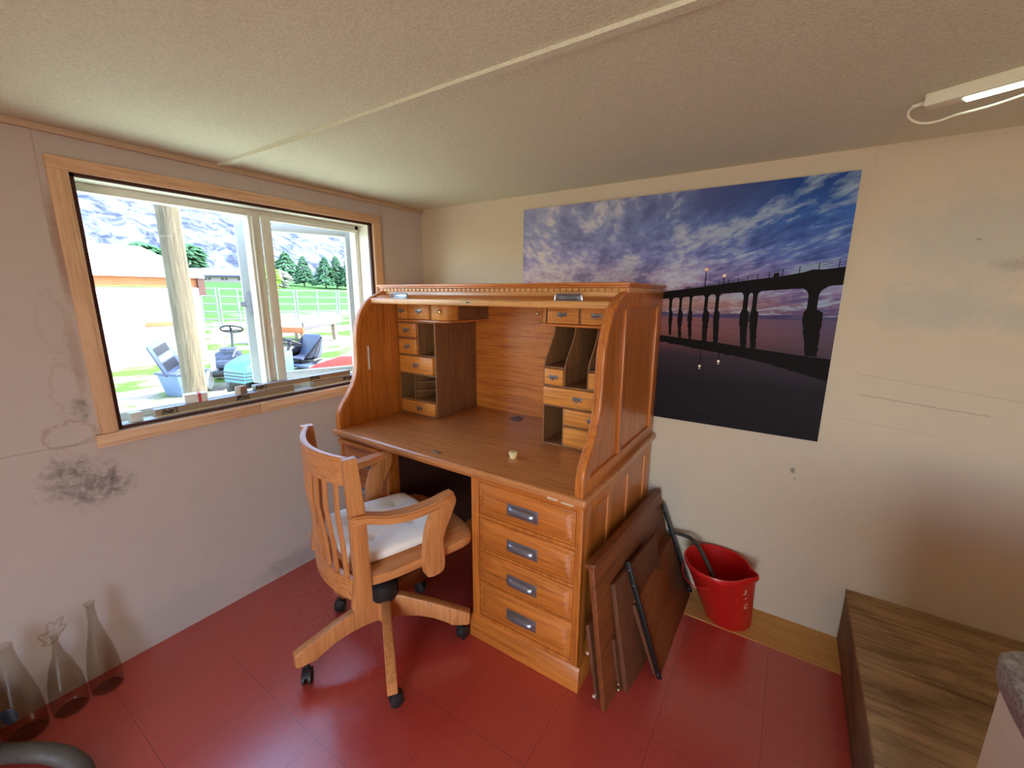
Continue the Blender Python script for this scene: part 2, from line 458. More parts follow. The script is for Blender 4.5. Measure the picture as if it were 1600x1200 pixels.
# ------------------------------------------------------------------ room shell
H = 1.9254
X1, Y1 = 3.9, -3.9
m = MB(); m.box(0, X1, Y1, 0, -.06, 0)
struct(m, 'floor', floor_m)
m = MB(); m.box(1.77, 2.345, -.213, 0, .0, .0025); m.box(1.10, 1.766, -.213, 0, 0, .0025)
o = struct(m, 'floor_strip', subfloor)
m = MB(); m.box(-.16, X1+.12, Y1-.12, .12, H, H+.14)
struct(m, 'ceiling', ceil_m)
WY0, WY1, WZ0, WZ1 = -1.592, -.394, .925, 1.80
m = MB()
m.box(-.15, 0, Y1, WY0, -.2, H); m.box(-.15, 0, WY1, .12, -.2, H)
m.box(-.15, 0, WY0, WY1, -.2, WZ0-.0); m.box(-.15, 0, WY0, WY1, WZ1, H)
struct(m, 'wall_left', wall_l)
m = MB(); m.box(0, X1, 0, .12, -.2, H); struct(m, 'wall_back', wall_b)
m = MB(); m.box(X1, X1+.12, Y1-.12, .12, -.2, H); struct(m, 'wall_right', wall_b)
m = MB(); m.box(-.15, 1.9, Y1-.12, Y1, -.2, H); m.box(3.2, X1, Y1-.12, Y1, -.2, H); m.box(1.9, 3.2, Y1-.12, Y1, 1.88, H)  # unseen wall, its doorway opening assumed and added for the fill light
struct(m, 'wall_front', wall_l)
m = MB(); m.box(1.86, 1.90, Y1-.005, Y1+.02, 0, 1.90); m.box(3.2, 3.24, Y1-.005, Y1+.02, 0, 1.90); m.box(1.86, 3.24, Y1-.005, Y1+.02, 1.88, 1.915)
struct(m, 'assumed_door_1', pine_z)  # pine casing around the assumed doorway, added with the fill light
# ceiling batten and cornice strips
m = MB()
bat = spline([(0, 0), (.3, .002), (.55, .006), (.8, .002), (1.2, 0), (1.9, 0), (X1, 0)], 6)
poly_t = [(p.x, H-.009-p.y) for p in bat] + [(X1, H+.001), (0, H+.001)]
m.prism(poly_t, 'y', -1.146, -1.120)
struct(m, 'trim_1', ceil_m)
m = MB(); m.box(0, .014, Y1, -.0, H-.022, H, .004)
struct(m, 'trim_2', plain('ceiling_edge_trim', c8(200, 176, 148), .6))

# ------------------------------------------------------------------ window
win = empty('window_1', 'wide white vinyl window with pine casing and one casement swung outward', 'window', (0, -.99, .87))
tag(win, kind='structure')
del win['category']
def part(mb, name, mats, parent, **k): return mb.build(name, mats, parent, **k)
m = MB()
m.box(0, .02, -1.641, -.342, 1.797, 1.8385, .002)
part(m, 'casing_head', pine_y, win)
m = MB(); m.box(0, .02, -1.641, -1.592, .92, 1.797, .002); part(m, 'casing_jamb', pine_z, win)
m = MB(); m.box(0, .02, -.394, -.342, .92, 1.797, .002); part(m, 'casing_jamb', pine_z, win)
m = MB(); m.box(0, .024, -1.655, -1.10, .872, .918, .002); m.box(0, .024, -1.098, -.30, .872, .918, .002)
part(m, 'casing_sill', pine_y, win)
m = MB()   # dark strip painted for the shadow line between casing and jamb liner
g = .014
m.box(-.012, .004, WY0, WY0+g, WZ0, WZ1); m.box(-.012, .004, WY1-g, WY1, WZ0, WZ1)
m.box(-.012, .004, WY0, WY1, WZ1-g, WZ1); m.box(-.012, .004, WY0, WY1, WZ0-.004, WZ0+.007)
part(m, 'shadow_line', dark_brown, win)
m = MB()   # white jamb liners
m.box(-.148, -.012, WY0, WY0+.011, WZ0, WZ1); m.box(-.148, -.012, WY1-.011, WY1, WZ0, WZ1)
m.box(-.148, -.012, WY0, WY1, WZ1-.012, WZ1); m.box(-.148, -.012, WY0, WY1, WZ0-.002, WZ0+.004)
part(m, 'jamb_liner', white_paint, win)
m = MB()   # vinyl frame
fx0, fx1 = -.148, -.098
y0, y1, z0, z1 = WY0+.011, WY1-.011, WZ0+.004, WZ1-.012
m.box(fx0, fx1, y0, y1, z1-.030, z1, .003); m.box(fx0, fx1, y0, y1, z0, z0+.030, .003)
m.box(fx0, fx1, y0, y0+.018, z0, z1, .003); m.box(fx0, fx1, y1-.024, y1, z0, z1, .003)
m.box(fx0+.001, fx1+.002, -1.000, -.945, z0+.001, z1-.001, .004)
m.box(fx0+.008, fx1+.010, -.988, -.976, z0, z1-.03, .003)
part(m, 'frame', white_vinyl, win)
m = MB(); m.box(fx1-.004, fx1+.016, -.943, -.905, z0+.02, z1-.02, .003)
m.box(fx1-.004, fx1+.012, -.92, y1-.01, z1-.04, z1-.022, .003)
part(m, 'inner_stop', white_vinyl, win)
m = MB(); m.box(-.126, -.122, y0+.016, -.995, z0+.025, z1-.025); part(m, 'pane', pane_m, win)
# casement swung outward about its right-hand jamb
A = radians(22)
CM = T(-.150, -.405, 0) @ Matrix.Rotation(-A, 4, 'Z')
CM = T(-.152, -.402, 0) @ Matrix.Rotation(-A, 4, 'Z')
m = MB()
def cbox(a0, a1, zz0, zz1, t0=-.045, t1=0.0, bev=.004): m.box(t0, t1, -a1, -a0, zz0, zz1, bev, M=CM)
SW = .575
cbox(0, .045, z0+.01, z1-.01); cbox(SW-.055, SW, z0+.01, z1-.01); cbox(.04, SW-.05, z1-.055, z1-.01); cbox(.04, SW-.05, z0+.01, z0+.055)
sash = part(m, 'casement_sash', plain('shaded_white_vinyl_sash', c8(168, 170, 168), .4, amt=.03), win)  # white vinyl greyed so the colour holds the sash's shade
m = MB(); cbox(.04, SW-.05, z0+.05, z1-.05, -.024, -.020, 0); m.build('casement_pane', pane_m, sash)
m = MB(); m.box(0, .018, -SW+.018, -SW+.036, 1.30, 1.42, .003, M=CM); m.box(.012, .03, -SW-.02, -SW+.036, 1.345, 1.37, .003, M=CM)
m.build('handle', pewter, sash)

# ------------------------------------------------------------------ roll top desk
desk = empty('roll_top_desk', 'large oak roll-top desk with pigeonholes, standing against the picture wall', 'desk', (.87, -.44, 0))
def prt(mb, name, mat, parent=desk, **k): return mb.build(name, mat, parent, **k)
YF, YB = -.862, -.026
BX0, BX1 = .213, 1.522
m = MB()
m.box(.198, 1.540, YF, YB, .735, .765, .010, 3)
prt(m, 'worktop', top_oak)
m = MB(); m.box(BX0-.005, BX1+.005, YF+.014, YB, .722, .735, .004); prt(m, 'worktop_moulding', oak_x)
m = MB(); m.lathe([(0, .0005), (.034, .0005), (.036, .003), (.030, .004), (0, .004)], (.855, -.205, .765), 24)
gm = prt(m, 'cable_grommet', plain('grey_plastic_grommet', c8(92, 92, 104), .4))
m = MB(); m.box(.845, .862, -.200, -.185, .7685, .7702); m.build('cable_slot', iron, gm)
m = MB(); m.box(.815, .862, -.812, -.797, .7645, .767, .0008); m.box(.832, .845, -.807, -.802, .766, .768)
prt(m, 'lock_strike_plate', pewter)
m = MB(); m.box(1.40, 1.44, YF-.0015, YF+.004, .738, .746, .0005); m.box(1.452, 1.50, YF-.0015, YF+.004, .736, .742, .0005)
prt(m, 'worn_edge', plain('bare_chipped_wood', c8(210, 186, 160), .8))

def frame_side(m, x0, x1, ys, zs, yw=.045):
    """stiles and rails standing proud of a panel: ys = stile spans, zs = rail spans"""
    e0, e1 = (.0, .0012) if x1 > 1 else (.0012, .0)
    for a, b in ys: m.box(x0, x1, a, b, zs[0][0]-.0006, zs[-1][1]-.0008, .002)
    for a, b in zs: m.box(x0+e0, x1-e1, ys[0][0]+.002, ys[-1][1]-.002, a, b, .001)
def pedestal(x0, x1, face_y=-.833):
    m = MB()
    if x0 < .6:
        m.box(x0, x0+.014, face_y+.02, YB-.002, .02, .722); m.box(x1-.018, x1, face_y+.02, YB-.002, .02, .722)
    else:
        m.box(x0, x0+.018, face_y+.02, YB-.002, .02, .722); m.box(x1-.014, x1-.006, face_y+.02, YB-.002, .02, .722)
    m.box(x0+.01, x1-.01, face_y+.035, YB-.002, .095, .11); m.box(x0+.01, x1-.01, YB-.016, YB-.004, .02, .722)
    m.box(x0+.012, x1-.012, face_y+.03, face_y+.036, .10, .72)
    return prt(m, 'pedestal_carcass', oak_z)
pedestal(BX0, .565); pedestal(1.047, BX1)
def face_frame(x0, x1, ox0, ox1, rails, fy=-.835):
    m = MB(); m.box(x0, ox0, fy, fy+.022, .095, .722, .002); m.box(ox1, x1, fy, fy+.022, .095, .722, .002)
    m.box(x0+.002, x1-.002, fy+.001, fy+.0225, .70+.006, .7215, .001); m.box(x0+.002, x1-.002, fy+.001, fy+.0225, .0955, .115, .001)
    for a, b in rails: m.box(ox0-.004, ox1+.004, fy+.002, fy+.022, a, b, .002)
    return prt(m, 'face_frame', oak_z)
face_frame(1.047, BX1, 1.083, 1.497, [(.557, .572), (.411, .424), (.268, .274)])
face_frame(BX0, .565, .232, .545, [(.690, .698), (.545, .557), (.388, .400)])
def cup_pull(cx, cz, y, parent):
    m = MB()
    w, h = .066, .024
    m.box(cx-w, cx+w, y-.003, y, cz-h, cz+h, .001)
    t = bmesh.new()
    n, k = 14, 8
    rows = []
    for i in range(n+1):
        a = pi*i/n
        xx = -cos(a)
        row = []
        for j in range(k+1):
            b = pi*j/k
            rx = (abs(xx)**4)
            s_ = (max(0.0, 1-rx))**.5
            row.append(t.verts.new((cx+xx*(w-.007), y-.003-.020*s_*sin(b)**.8 if 0 < j < k else y-.003, cz+(h-.007)*cos(b)*(.55+.45*s_))))
        rows.append(row)
    for i in range(n):
        for j in range(k): t.faces.new((rows[i][j], rows[i+1][j], rows[i+1][j+1], rows[i][j+1]))
    bmesh.ops.recalc_face_normals(t, faces=t.faces[:])
    m._merge(t)
    return m.build('cup_pull', pewter, parent)
def big_drawer(x0, x1, z0, z1, pull=True):
    fy = -.833
    m = MB(); m.box(x0, x1, fy, fy+.02, z0, z1, .003)
    # raised field with a wide bevel
    i1, i2 = .010, .034
    b = [(x0+i1, fy+.001, z0+i1), (x1-i1, fy+.001, z0+i1), (x1-i1, fy+.001, z1-i1), (x0+i1, fy+.001, z1-i1)]
    tp = [(x0+i2, fy-.011, z0+i2*.75), (x1-i2, fy-.011, z0+i2*.75), (x1-i2, fy-.011, z1-i2*.75), (x0+i2, fy-.011, z1-i2*.75)]
    m.hexa(b, tp)
    d = prt(m, 'drawer', oak_x)
    if pull: cup_pull((x0+x1)/2, (z0+z1)/2, fy-.011, d)
    return d
for a, b in ((.574, .704), (.426, .555), (.276, .409), (.117, .266)): big_drawer(1.085, 1.495, a, b)
for a, b in ((.559, .689), (.402, .543), (.117, .386)): big_drawer(.234, .543, a, b)
m = MB(); m.box(.226, .528, -.858, -.80, .700, .718, .004); prt(m, 'writing_slide', oak_x)
m = MB(); m.prism([(YF+.018, 0), (YF+.018, .088), (YF+.028, .10), (YB-.002, .10), (YB-.002, 0)], 'x', 1.037, 1.534, .002)
prt(m, 'plinth', oak_x)
m = MB(); m.prism([(YF+.018, 0), (YF+.018, .088), (YF+.028, .10), (YB-.002, .10), (YB-.002, 0)], 'x', .201, .575, .002)
prt(m, 'plinth', oak_x)
m = MB(); m.box(.56, 1.05, -.050, -.040, .12, .735); prt(m, 'modesty_panel', dark_brown)  # panel darkened to put the kneehole's shade into its colour
m = MB(); m.box(.5645, .5665, -.775, -.05, .11, .722); prt(m, 'kneehole_shade', dark_brown)  # dark sheets painting the shade on both kneehole sides
m = MB(); m.box(1.0455, 1.0475, -.775, -.05, .11, .722); prt(m, 'kneehole_shade', dark_brown)
# lower side framing
for (x0, x1) in ((1.508, 1.522), (.213, .2205)):
    m = MB(); frame_side(m, x0, x1, [(-.815, -.765), (-.598, -.56), (-.372, -.335), (-.13, YB-.002)], [(.10, .15), (.675, .722)])
    prt(m, 'side_frame', oak_z)
# upper gallery side panels with the S curve
Sc = [(-.848, .765), (-.850, .80), (-.845, .845), (-.822, .885), (-.785, .93), (-.752, .98), (-.733, 1.035), (-.724, 1.10), (-.721, 1.19), (-.708, 1.265), (-.680, 1.33), (-.632, 1.385), (-.56, 1.418), (-.50, 1.432)]
Sp = [(p.x, p.y) for p in spline([(a, b, 0) for a, b in Sc], 5)]
def spoly(off=0.0, ytrim=YB, z0=.765, ztop=1.432):
    P = []
    for i, (a, b) in enumerate(Sp):
        c = Sp[max(i-1, 0)]; d = Sp[min(i+1, len(Sp)-1)]
        dx, dz = d[0]-c[0], d[1]-c[1]; L = hypot(dx, dz)
        P.append((a+dz/L*off, b-dx/L*off))
    return [p for p in P if p[1] >= z0-1e-6]
for (x0, x1, ins, outs) in ((1.494, 1.513, 1.494, 1.522), (.2205, .241, .241, .213)):
    m = MB(); m.prism(spoly(.004)+[(YB, 1.432), (YB, .765)], 'x', x0, x1)
    pn = prt(m, 'gallery_side', oak_z)
    lo, hi = min(ins, outs), max(ins, outs)
    # nosing band following the curve
    m = MB()
    a = spoly(0); b = spoly(.030)
    m.prism(a+b[::-1], 'x', lo-.002, hi+.002, .006, 3)
    m.build('curved_nosing', oak_z, pn)
    m = MB()
    # frame around two raised panels on the outer face
    fo0, fo1 = (x1-.001, outs) if outs > x1 else (outs, x0+.001)
    h0, h1 = (fo0, fo1-.001) if outs > x1 else (fo0+.001, fo1)
    m.box(h0, h1, -.820, YB+.001, .7655, .815, .001)
    m.box(h0, h1, -.535, YB+.001, 1.365, 1.4315, .001)
    m.box(fo0, fo1, -.520, -.480, .80, 1.38, .002); m.box(fo0, fo1, -.100, YB, .80, 1.38, .002)
    c1 = [p for p in spoly(.026) if .78 < p[1] < 1.41]; c2 = [p for p in spoly(.062) if .78 < p[1] < 1.41]
    m.prism(c1+c2[::-1], 'x', h0, (h0+h1)/2+(h1-h0)*.45)
    m.build('side_frame', oak_z, pn)
m = MB(); m.box(.2405, .2425, -.658, -.648, 1.035, 1.155, .001)
prt(m, 'slot_strip', plain('slit_light_strip', c8(228, 226, 222), .5))  # off-white strip painted for the bright wall showing through a slit
m = MB(); m.box(1.5125, 1.5135, -.662, -.659, 1.03, 1.18); prt(m, 'slot_line', plain('pale_slot_line', c8(214, 180, 150), .5))
# top with dentil moulding
m = MB(); m.box(.198, 1.534, -.540, YB, 1.449, 1.4605, .003); m.box(.203, 1.529, -.534, YB, 1.441, 1.450, .003)
prt(m, 'top_board', oak_x)
m = MB(); m.box(.210, 1.525, -.522, YB, 1.424, 1.442, .001)
xx = .212
while xx < 1.515:
    m.box(xx, xx+.0215, -.531, -.520, 1.4275, 1.4402, .0012, 1); xx += .0262
prt(m, 'dentil_moulding', lit_oak)
m = MB(); m.box(.236, 1.498, -.524, -.505, 1.385, 1.426, .002); prt(m, 'frieze_board', lit_oak)
m = MB()
tam = spline([(-.598, 1.392, 0), (-.575, 1.405, 0), (-.55, 1.410, 0), (-.53, 1.409, 0)], 3)
for i in range(len(tam)-1):
    p, q = tam[i], tam[i+1]
    m.prism([(p.x, p.y), (q.x-.001, q.y), (q.x-.001, q.y-.01), (p.x, p.y-.01)], 'x', .244, 1.492, .001, 1)
prt(m, 'tambour', oak_x)
m = MB(); m.box(.243, 1.493, -.622, -.590, 1.366, 1.394, .006, 3); bar = prt(m, 'tambour_rail', lit_oak)
for cx in (.432, 1.328):
    m = MB()
    w = .055
    P = spline([(cx-w, -.602, 1.394), (cx-w+.002, -.602, 1.410), (cx-w+.014, -.602, 1.417), (cx+w-.014, -.602, 1.417), (cx+w-.002, -.602, 1.410), (cx+w, -.602, 1.394)], 4)
    m.tube(P, .0032, 8); m.box(cx-w-.002, cx+w+.002, -.608, -.582, 1.3935, 1.3965, .001)
    m.box(cx-w+.006, cx+w-.006, -.596, -.590, 1.396, 1.414, .002)
    m.build('rail_pull', pewter, bar)
m = MB(); m.prism(smooth_poly([(.842, 1.375), (.842, 1.387), (.892, 1.387), (.892, 1.375)], 2), 'y', -.6235, -.621)
m.build('lock_escutcheon', brass, bar)
m = MB(); m.box(.864, .880, -.6242, -.6228, 1.3785, 1.3835); m.build('keyhole', iron, bar)
m = MB(); m.box(.80, .93, -.6225, -.598, 1.3935, 1.3952)
m.build('lock_bar', brass, bar)
m = MB(); m.box(.24, 1.494, -.118, -.104, .765, 1.43); prt(m, 'gallery_back', oak_x)
m = MB(); m.box(.23, 1.50, -.040, YB, .765, 1.43); prt(m, 'back_panel', oak_x)

# pigeonhole units
def bail_pull(cx, cz, y, parent, s=1.0):
    m = MB(); w, h = .021*s, .008*s
    m.box(cx-w, cx+w, y-.002, y, cz-h*.3, cz+h, .0008); m.box(cx-w, cx-w+.008, y-.003, y, cz-h, cz+h*1.3, .0008); m.box(cx+w-.008, cx+w, y-.003, y, cz-h, cz+h*1.3, .0008)
    m.tube([(cx-w+.004, y-.004, cz), (cx-.006, y-.009, cz-.007), (cx+.006, y-.009, cz-.007), (cx+w-.004, y-.004, cz)], .0016, 6)
    m.lathe([(0, 0), (.004, .001), (.0055, .006), (.004, .010), (0, .011)], (cx, y-.004, cz-.008), 12, rotm('X', 90))
    return m.build('pull', pewter, parent)
def knob(cx, cz, y, parent):
    m = MB(); m.lathe([(.004, 0), (.003, .005), (.008, .010), (.009, .015), (.006, .019), (0, .020)], (cx, y, cz), 16, rotm('X', 90))
    return m.build('knob', brass, parent)
drawer_w = wood('small_drawer_oak', c8(176, 100, 38), c8(228, 150, 66), 'x', rough=.4, coat=.15)
def sdrawer(x0, x1, z0, z1, fy, pull=True, px=None):
    m = MB(); m.box(x0+.001, x1-.001, fy-.012, fy+.15, z0+.001, z1-.001, .003)
    d = prt(m, 'small_drawer', drawer_w)
    if pull: bail_pull(px or (x0+x1)/2, (z0+z1)/2, fy-.012, d)
    return d
YU = -.452
# left unit
m = MB(); e = .007
def vb(x, a, b, y0=YU, y1=-.118): m.box(x, x+e, y0, y1, a, b, .001, 1)
def hb(z, a, b, y0=YU, y1=-.118): m.box(a, b, y0, y1, z, z+e, .001, 1)
hb(1.373, .243, .60); hb(.765, .243, .51)
vb(.243, .765, 1.373); vb(.507, .772, 1.272); vb(.389, 1.098, 1.267); vb(.350, .852, .990)
hb(1.267, .243, .512); hb(1.091, .243, .510); hb(.989, .243, .510); hb(.846, .243, .510); hb(1.182, .243, .392)
vb(.328, 1.283, 1.373); vb(.484, 1.283, 1.373)
prt(m, 'pigeonhole_unit', oak_in)
m = MB(); m.box(.510, .5155, YU+.004, -.118, .766, 1.268, .001); m.box(.60, .606, -.375, -.1185, 1.284, 1.374, .001)
prt(m, 'unit_side_veneer', veneer)
def cshelf(xa, xb, r, z, zt=.010, flip=1):
    P = [(xa, YU-.006), ]
    cxp = xb-r if flip > 0 else xb+r
    for i in range(9):
        a = -pi/2 + (pi/2)*i/8
        P.append((cxp+flip*r*cos(a), YU-.006+r+r*sin(a)))
    P += [(xb, -.118), (xa, -.118)]
    m.prism(P, 'z', z, z+zt, .001)
m = MB(); cshelf(.243, .612, .07, 1.273); prt(m, 'drawer_shelf', oak_x)
m = MB(); cshelf(.243, .608, .07, 1.374, .006); prt(m, 'drawer_row_top', oak_x)
sdrawer(.252, .328, 1.285, 1.371, YU+.004, px=.285); sdrawer(.336, .484, 1.285, 1.371, YU+.004)
def curved_drawer(xa, xb, z0, z1, kx, ky):
    m = MB(); s = 1 if xb > xa else -1; r = .066
    cxp = xb-s*r; P = [(xa, YU)]
    for i in range(9):
        a = -pi/2+(pi/2)*i/8
        P.append((cxp+s*r*cos(a), YU+r+r*sin(a)))
    P += [(xb, -.20), (xa, -.20)]
    m.prism(P, 'z', z0, z1, .002)
    d = prt(m, 'curved_drawer', drawer_w)
    mm = MB(); mm.lathe([(.004, 0), (.003, .005), (.008, .010), (.009, .015), (.006, .019), (0, .020)], (kx, ky, (z0+z1)/2), 16, rotm('Z', s*30) @ rotm('X', 90))
    mm.build('knob', brass, d)
curved_drawer(.494, .604, 1.285, 1.371, .553, YU-.001)
sdrawer(.252, .388, 1.190, 1.266, YU+.004, px=.315); sdrawer(.252, .388, 1.099, 1.181, YU+.004, px=.315)
sdrawer(.252, .498, .997, 1.090, YU+.004, px=.375); sdrawer(.252, .505, .773, .845, YU+.004, px=.39)
for z in (.896, .944):
    m = MB()
    P = [(.357, YU+.002)]
    for i in range(9):
        a = i/8; P.append((.365+.133*a, YU+.002+.055*sin(pi*a)**.9+0.02*a))
    P += [(.506, YU+.02), (.506, -.13), (.357, -.13)]
    m.prism(P, 'z', z, z+.005, .001); prt(m, 'paper_shelf', oak_in)
# right unit
m = MB()
hb(1.375, 1.14, 1.493); hb(.765, 1.148, 1.493); hb(1.282, 1.148, 1.493, -.400)
vb(1.148, .772, 1.115); vb(1.486, .772, 1.376); vb(1.245, .772, .945); vb(1.247, 1.032, 1.115); vb(1.351, 1.032, 1.115)
hb(1.028, 1.148, 1.49); hb(.940, 1.148, 1.49); hb(.860, 1.252, 1.49); hb(1.108, 1.148, 1.25); hb(1.108, 1.352, 1.49)
vb(1.307, 1.292, 1.373); vb(1.154, 1.292, 1.373)
for xq in (1.148, 1.247, 1.351):
    C_ = [(YU+.092*sin(pi/2*k/8)**1.6, 1.112+.172*k/8) for k in range(9)]
    m.prism([(a, b) for a, b in C_]+[(-.118, 1.284), (-.118, 1.112)], 'x', xq, xq+e, .001)
prt(m, 'pigeonhole_unit', oak_in)
m = MB(); cshelf(1.493, 1.098, .055, 1.286, .010, -1); prt(m, 'drawer_shelf', oak_x)
m = MB(); cshelf(1.493, 1.102, .055, 1.376, .006, -1); prt(m, 'drawer_row_top', oak_x)
curved_drawer(1.154, 1.104, 1.297, 1.373, 1.108, YU+.03)
sdrawer(1.163, 1.306, 1.298, 1.373, YU+.004); sdrawer(1.316, 1.470, 1.298, 1.373, YU+.004, px=1.383)
sdrawer(1.156, 1.246, 1.036, 1.107, YU+.004); sdrawer(1.359, 1.484, 1.036, 1.107, YU+.004, px=1.41)
sdrawer(1.152, 1.484, .948, 1.027, YU+.004, px=1.315)
sdrawer(1.253, 1.484, .868, .939, YU+.004, px=1.385); sdrawer(1.253, 1.484, .773, .859, YU+.004, px=1.385)

# cream stopper on the worktop
m = MB(); m.lathe([(0, 0), (.0135, 0), (.0185, .020), (.0190, .024), (.017, .0255), (.004, .0255), (.003, .020), (0, .020)], (1.14, -.676, .765), 28)
solo(m, 'rubber_stopper', cream_rubber, 'small cream tapered rubber stopper sitting alone on the desk worktop', 'stopper', (1.14, -.676, .765))

# ------------------------------------------------------------------ swivel chair
TH = radians(74.2)
C0 = Vector((.77, -1.045, 0))
chair = empty('swivel_armchair', 'oak swivel desk chair with slatted curved back and five castored feet', 'chair', (.7705, -1.0608, 0), TH-pi/2)
CX = T(C0.x, C0.y, 0) @ Matrix.Rotation(TH-pi/2, 4, 'Z')      # local x = right, y = forward
def cp(mb, name, mat, **k): return mb.build(name, mat, chair, **k)
m = MB(CX)
half = [(.0, .304), (.11, .300), (.205, .282), (.245, .238), (.243, .12), (.247, 0), (.240, -.10), (.222, -.165), (.19, -.185), (0, -.195)]
P = smooth_poly(half[:-1]+[(.1, -.192), (-.1, -.192)]+[(-a, b) for a, b in half[1:-1]][::-1], 2)
m.prism(P, 'z', .450, .487, .009, 3)
cp(m, 'seat', chair_y)
for s in (1, -1):
    m = MB(CX)
    a, b = sorted((s*.203, s*.238))
    m.prism([(-.215, .395), (-.165, .385), (-.150, .41), (-.150, .50), (-.152, .72), (-.168, .918), (-.210, .918), (-.202, .72), (-.20, .5)], 'x', a, b, .004)
    pst = cp(m, 'back_post', chair_z)
    m = MB(CX); m.lathe([(0, 0), (.008, 0), (.007, .003), (0, .005)], (s*.220, -.2155, .455), 12, rotm('X', 90)); m.build('wooden_plug', chair_z, pst)
def bow(m, z0, z1, sag, half_w, s0, th, n=14, taper=None):
    t = bmesh.new(); rows = []
    for i in range(n+1):
        u = -1+2*i/n; x = u*half_w; y = s0-sag*(1-u*u)
        zt = z1 + (taper(u) if taper else 0)
        rows.append([t.verts.new(v) for v in ((x, y, z0), (x, y, zt), (x, y+th, zt), (x, y+th, z0))])
    for i in range(n):
        for k in range(4): t.faces.new((rows[i][k], rows[i][(k+1) % 4], rows[i+1][(k+1) % 4], rows[i+1][k]))
    t.faces.new(rows[0]); t.faces.new(rows[-1][::-1])
    bmesh.ops.recalc_face_normals(t, faces=t.faces[:])
    bmesh.ops.bevel(t, geom=[e for e in t.edges if len(e.link_faces) == 2 and e.calc_face_angle(0) > 1.2], offset=.003, segments=2, affect='EDGES')
    m._merge(t)
m = MB(CX); bow(m, .822, .917, .055, .206, -.203, .020); cp(m, 'top_rail', chair_x)
m = MB(CX); bow(m, .402, .486, .045, .206, -.198, .024); cp(m, 'lower_rail', chair_x)
for k in range(7):
    x = -.160+.320*k/6
    m = MB(CX)
    ysh0 = -.198-.045*(1-(x/.206)**2); ysh1 = -.203-.055*(1-(x/.206)**2)
    P = [(ysh0+.007, .48), (ysh0+.002, .60), (ysh1+.002, .72), (ysh1+.005, .83), (ysh1+.015, .83), (ysh1+.012, .72), (ysh0+.012, .60), (ysh0+.018, .48)]
    m.prism(P, 'x', x-.0145, x+.0145, .002); cp(m, 'back_slat', chair_z)
for s in (1, -1):
    m = MB(CX)
    tops = spline([(-.205, .732, .232), (-.16, .728, .238), (-.09, .710, .252), (-.01, .703, .262), (.07, .708, .266), (.125, .716, .262), (.160, .716, .255)], 5)
    t = bmesh.new(); rows = []
    for i, p in enumerate(tops):
        f = i/(len(tops)-1); w = .020+.008*sin(pi*f); th = .030
        if f > .9: th = .030*(1-(f-.9)*4)
        rows.append([t.verts.new(v) for v in ((s*(p.z-w), p.x, p.y), (s*(p.z+w), p.x, p.y), (s*(p.z+w), p.x, p.y-th), (s*(p.z-w), p.x, p.y-th))])
    for i in range(len(rows)-1):
        for k in range(4): t.faces.new((rows[i][k], rows[i][(k+1) % 4], rows[i+1][(k+1) % 4], rows[i+1][k]))
    t.faces.new(rows[0]); t.faces.new(rows[-1][::-1])
    bmesh.ops.recalc_face_normals(t, faces=t.faces[:])
    bmesh.ops.bevel(t, geom=[e for e in t.edges if len(e.link_faces) == 2 and e.calc_face_angle(0) > 1.0], offset=.005, segments=2, affect='EDGES')
    m._merge(t); arm = cp(m, 'armrest', chair_y)
    m = MB(CX)
    a, b = sorted((s*.242, s*.275))
    Q = smooth_poly([(.160, .705), (.168, .680), (.150, .640), (.118, .58), (.105, .54), (.112, .49), (.112, .44), (.100, .415), (.045, .415), (.030, .44), (.033, .53), (.042, .59), (.062, .645), (.10, .695), (.13, .708)], 1)
    m.prism(Q, 'x', a, b, .004); sup = cp(m, 'arm_support', chair_z)
    for yy, zz in ((.058, .452), (.092, .462)):
        m = MB(CX); m.lathe([(0, 0), (.006, 0), (.005, .003), (0, .004)], (s*.275, yy, zz), 10, rotm('Y', 90*s))
        m.build('wooden_plug', chair_z, sup)
m = MB(T(.7705, -1.0608, 0)); m.lathe([(0, .215), (.050, .215), (.056, .225), (.056, .285), (.045, .295), (.030, .30), (.030, .40), (0, .40)], n=28)
cp(m, 'swivel_column', rubber)
m = MB(CX); m.box(-.09, .09, -.11, .12, .385, .450, .008); m.box(-.03, .03, -.05, .06, .33, .40, .01); cp(m, 'tilt_mechanism', iron)
m = MB(T(.7705, -1.0608, 0)); m.lathe([(0, .12), (.036, .12), (.040, .13), (.040, .215), (0, .215)], n=20); cp(m, 'hub', chair_z)
for ang in (-109, -37, 35, 107, 179):
    MS = T(.7705, -1.0608, 0) @ Matrix.Rotation(radians(ang), 4, 'Z')
    m = MB(MS)
    top = [(.02, .228), (.07, .226), (.20, .188), (.325, .143), (.345, .133)]
    bot = [(.345, .088), (.335, .080), (.272, .080), (.255, .092), (.20, .115), (.14, .128), (.08, .130), (.02, .125)]
    m.prism(top+bot, 'y', -.018, .018, .005, 3)
    sp = cp(m, 'base_spoke', chair_z)
    sw = random.uniform(-40, 40) if ang != -37 else 20
    MC = MS @ T(.305, 0, 0) @ rotm('Z', sw+80)
    m = MB(MC)
    m.lathe([(0, .055), (.010, .055), (.010, .082), (0, .082)], n=12)
    for sy in (-.011, .011):
        m.lathe([(0, -.007), (.019, -.007), (.0245, -.004), (.0245, .004), (.019, .007), (0, .007)], (.012, sy, .0246), 20, rotm('X', 90))
    m.prism([(-.014, .03), (-.010, .050), (.004, .060), (.022, .056), (.036, .040), (.030, .036), (.018, .044), (.004, .044), (-.006, .034)], 'y', -.017, .017, .003)
    cp(m, 'caster', rubber)
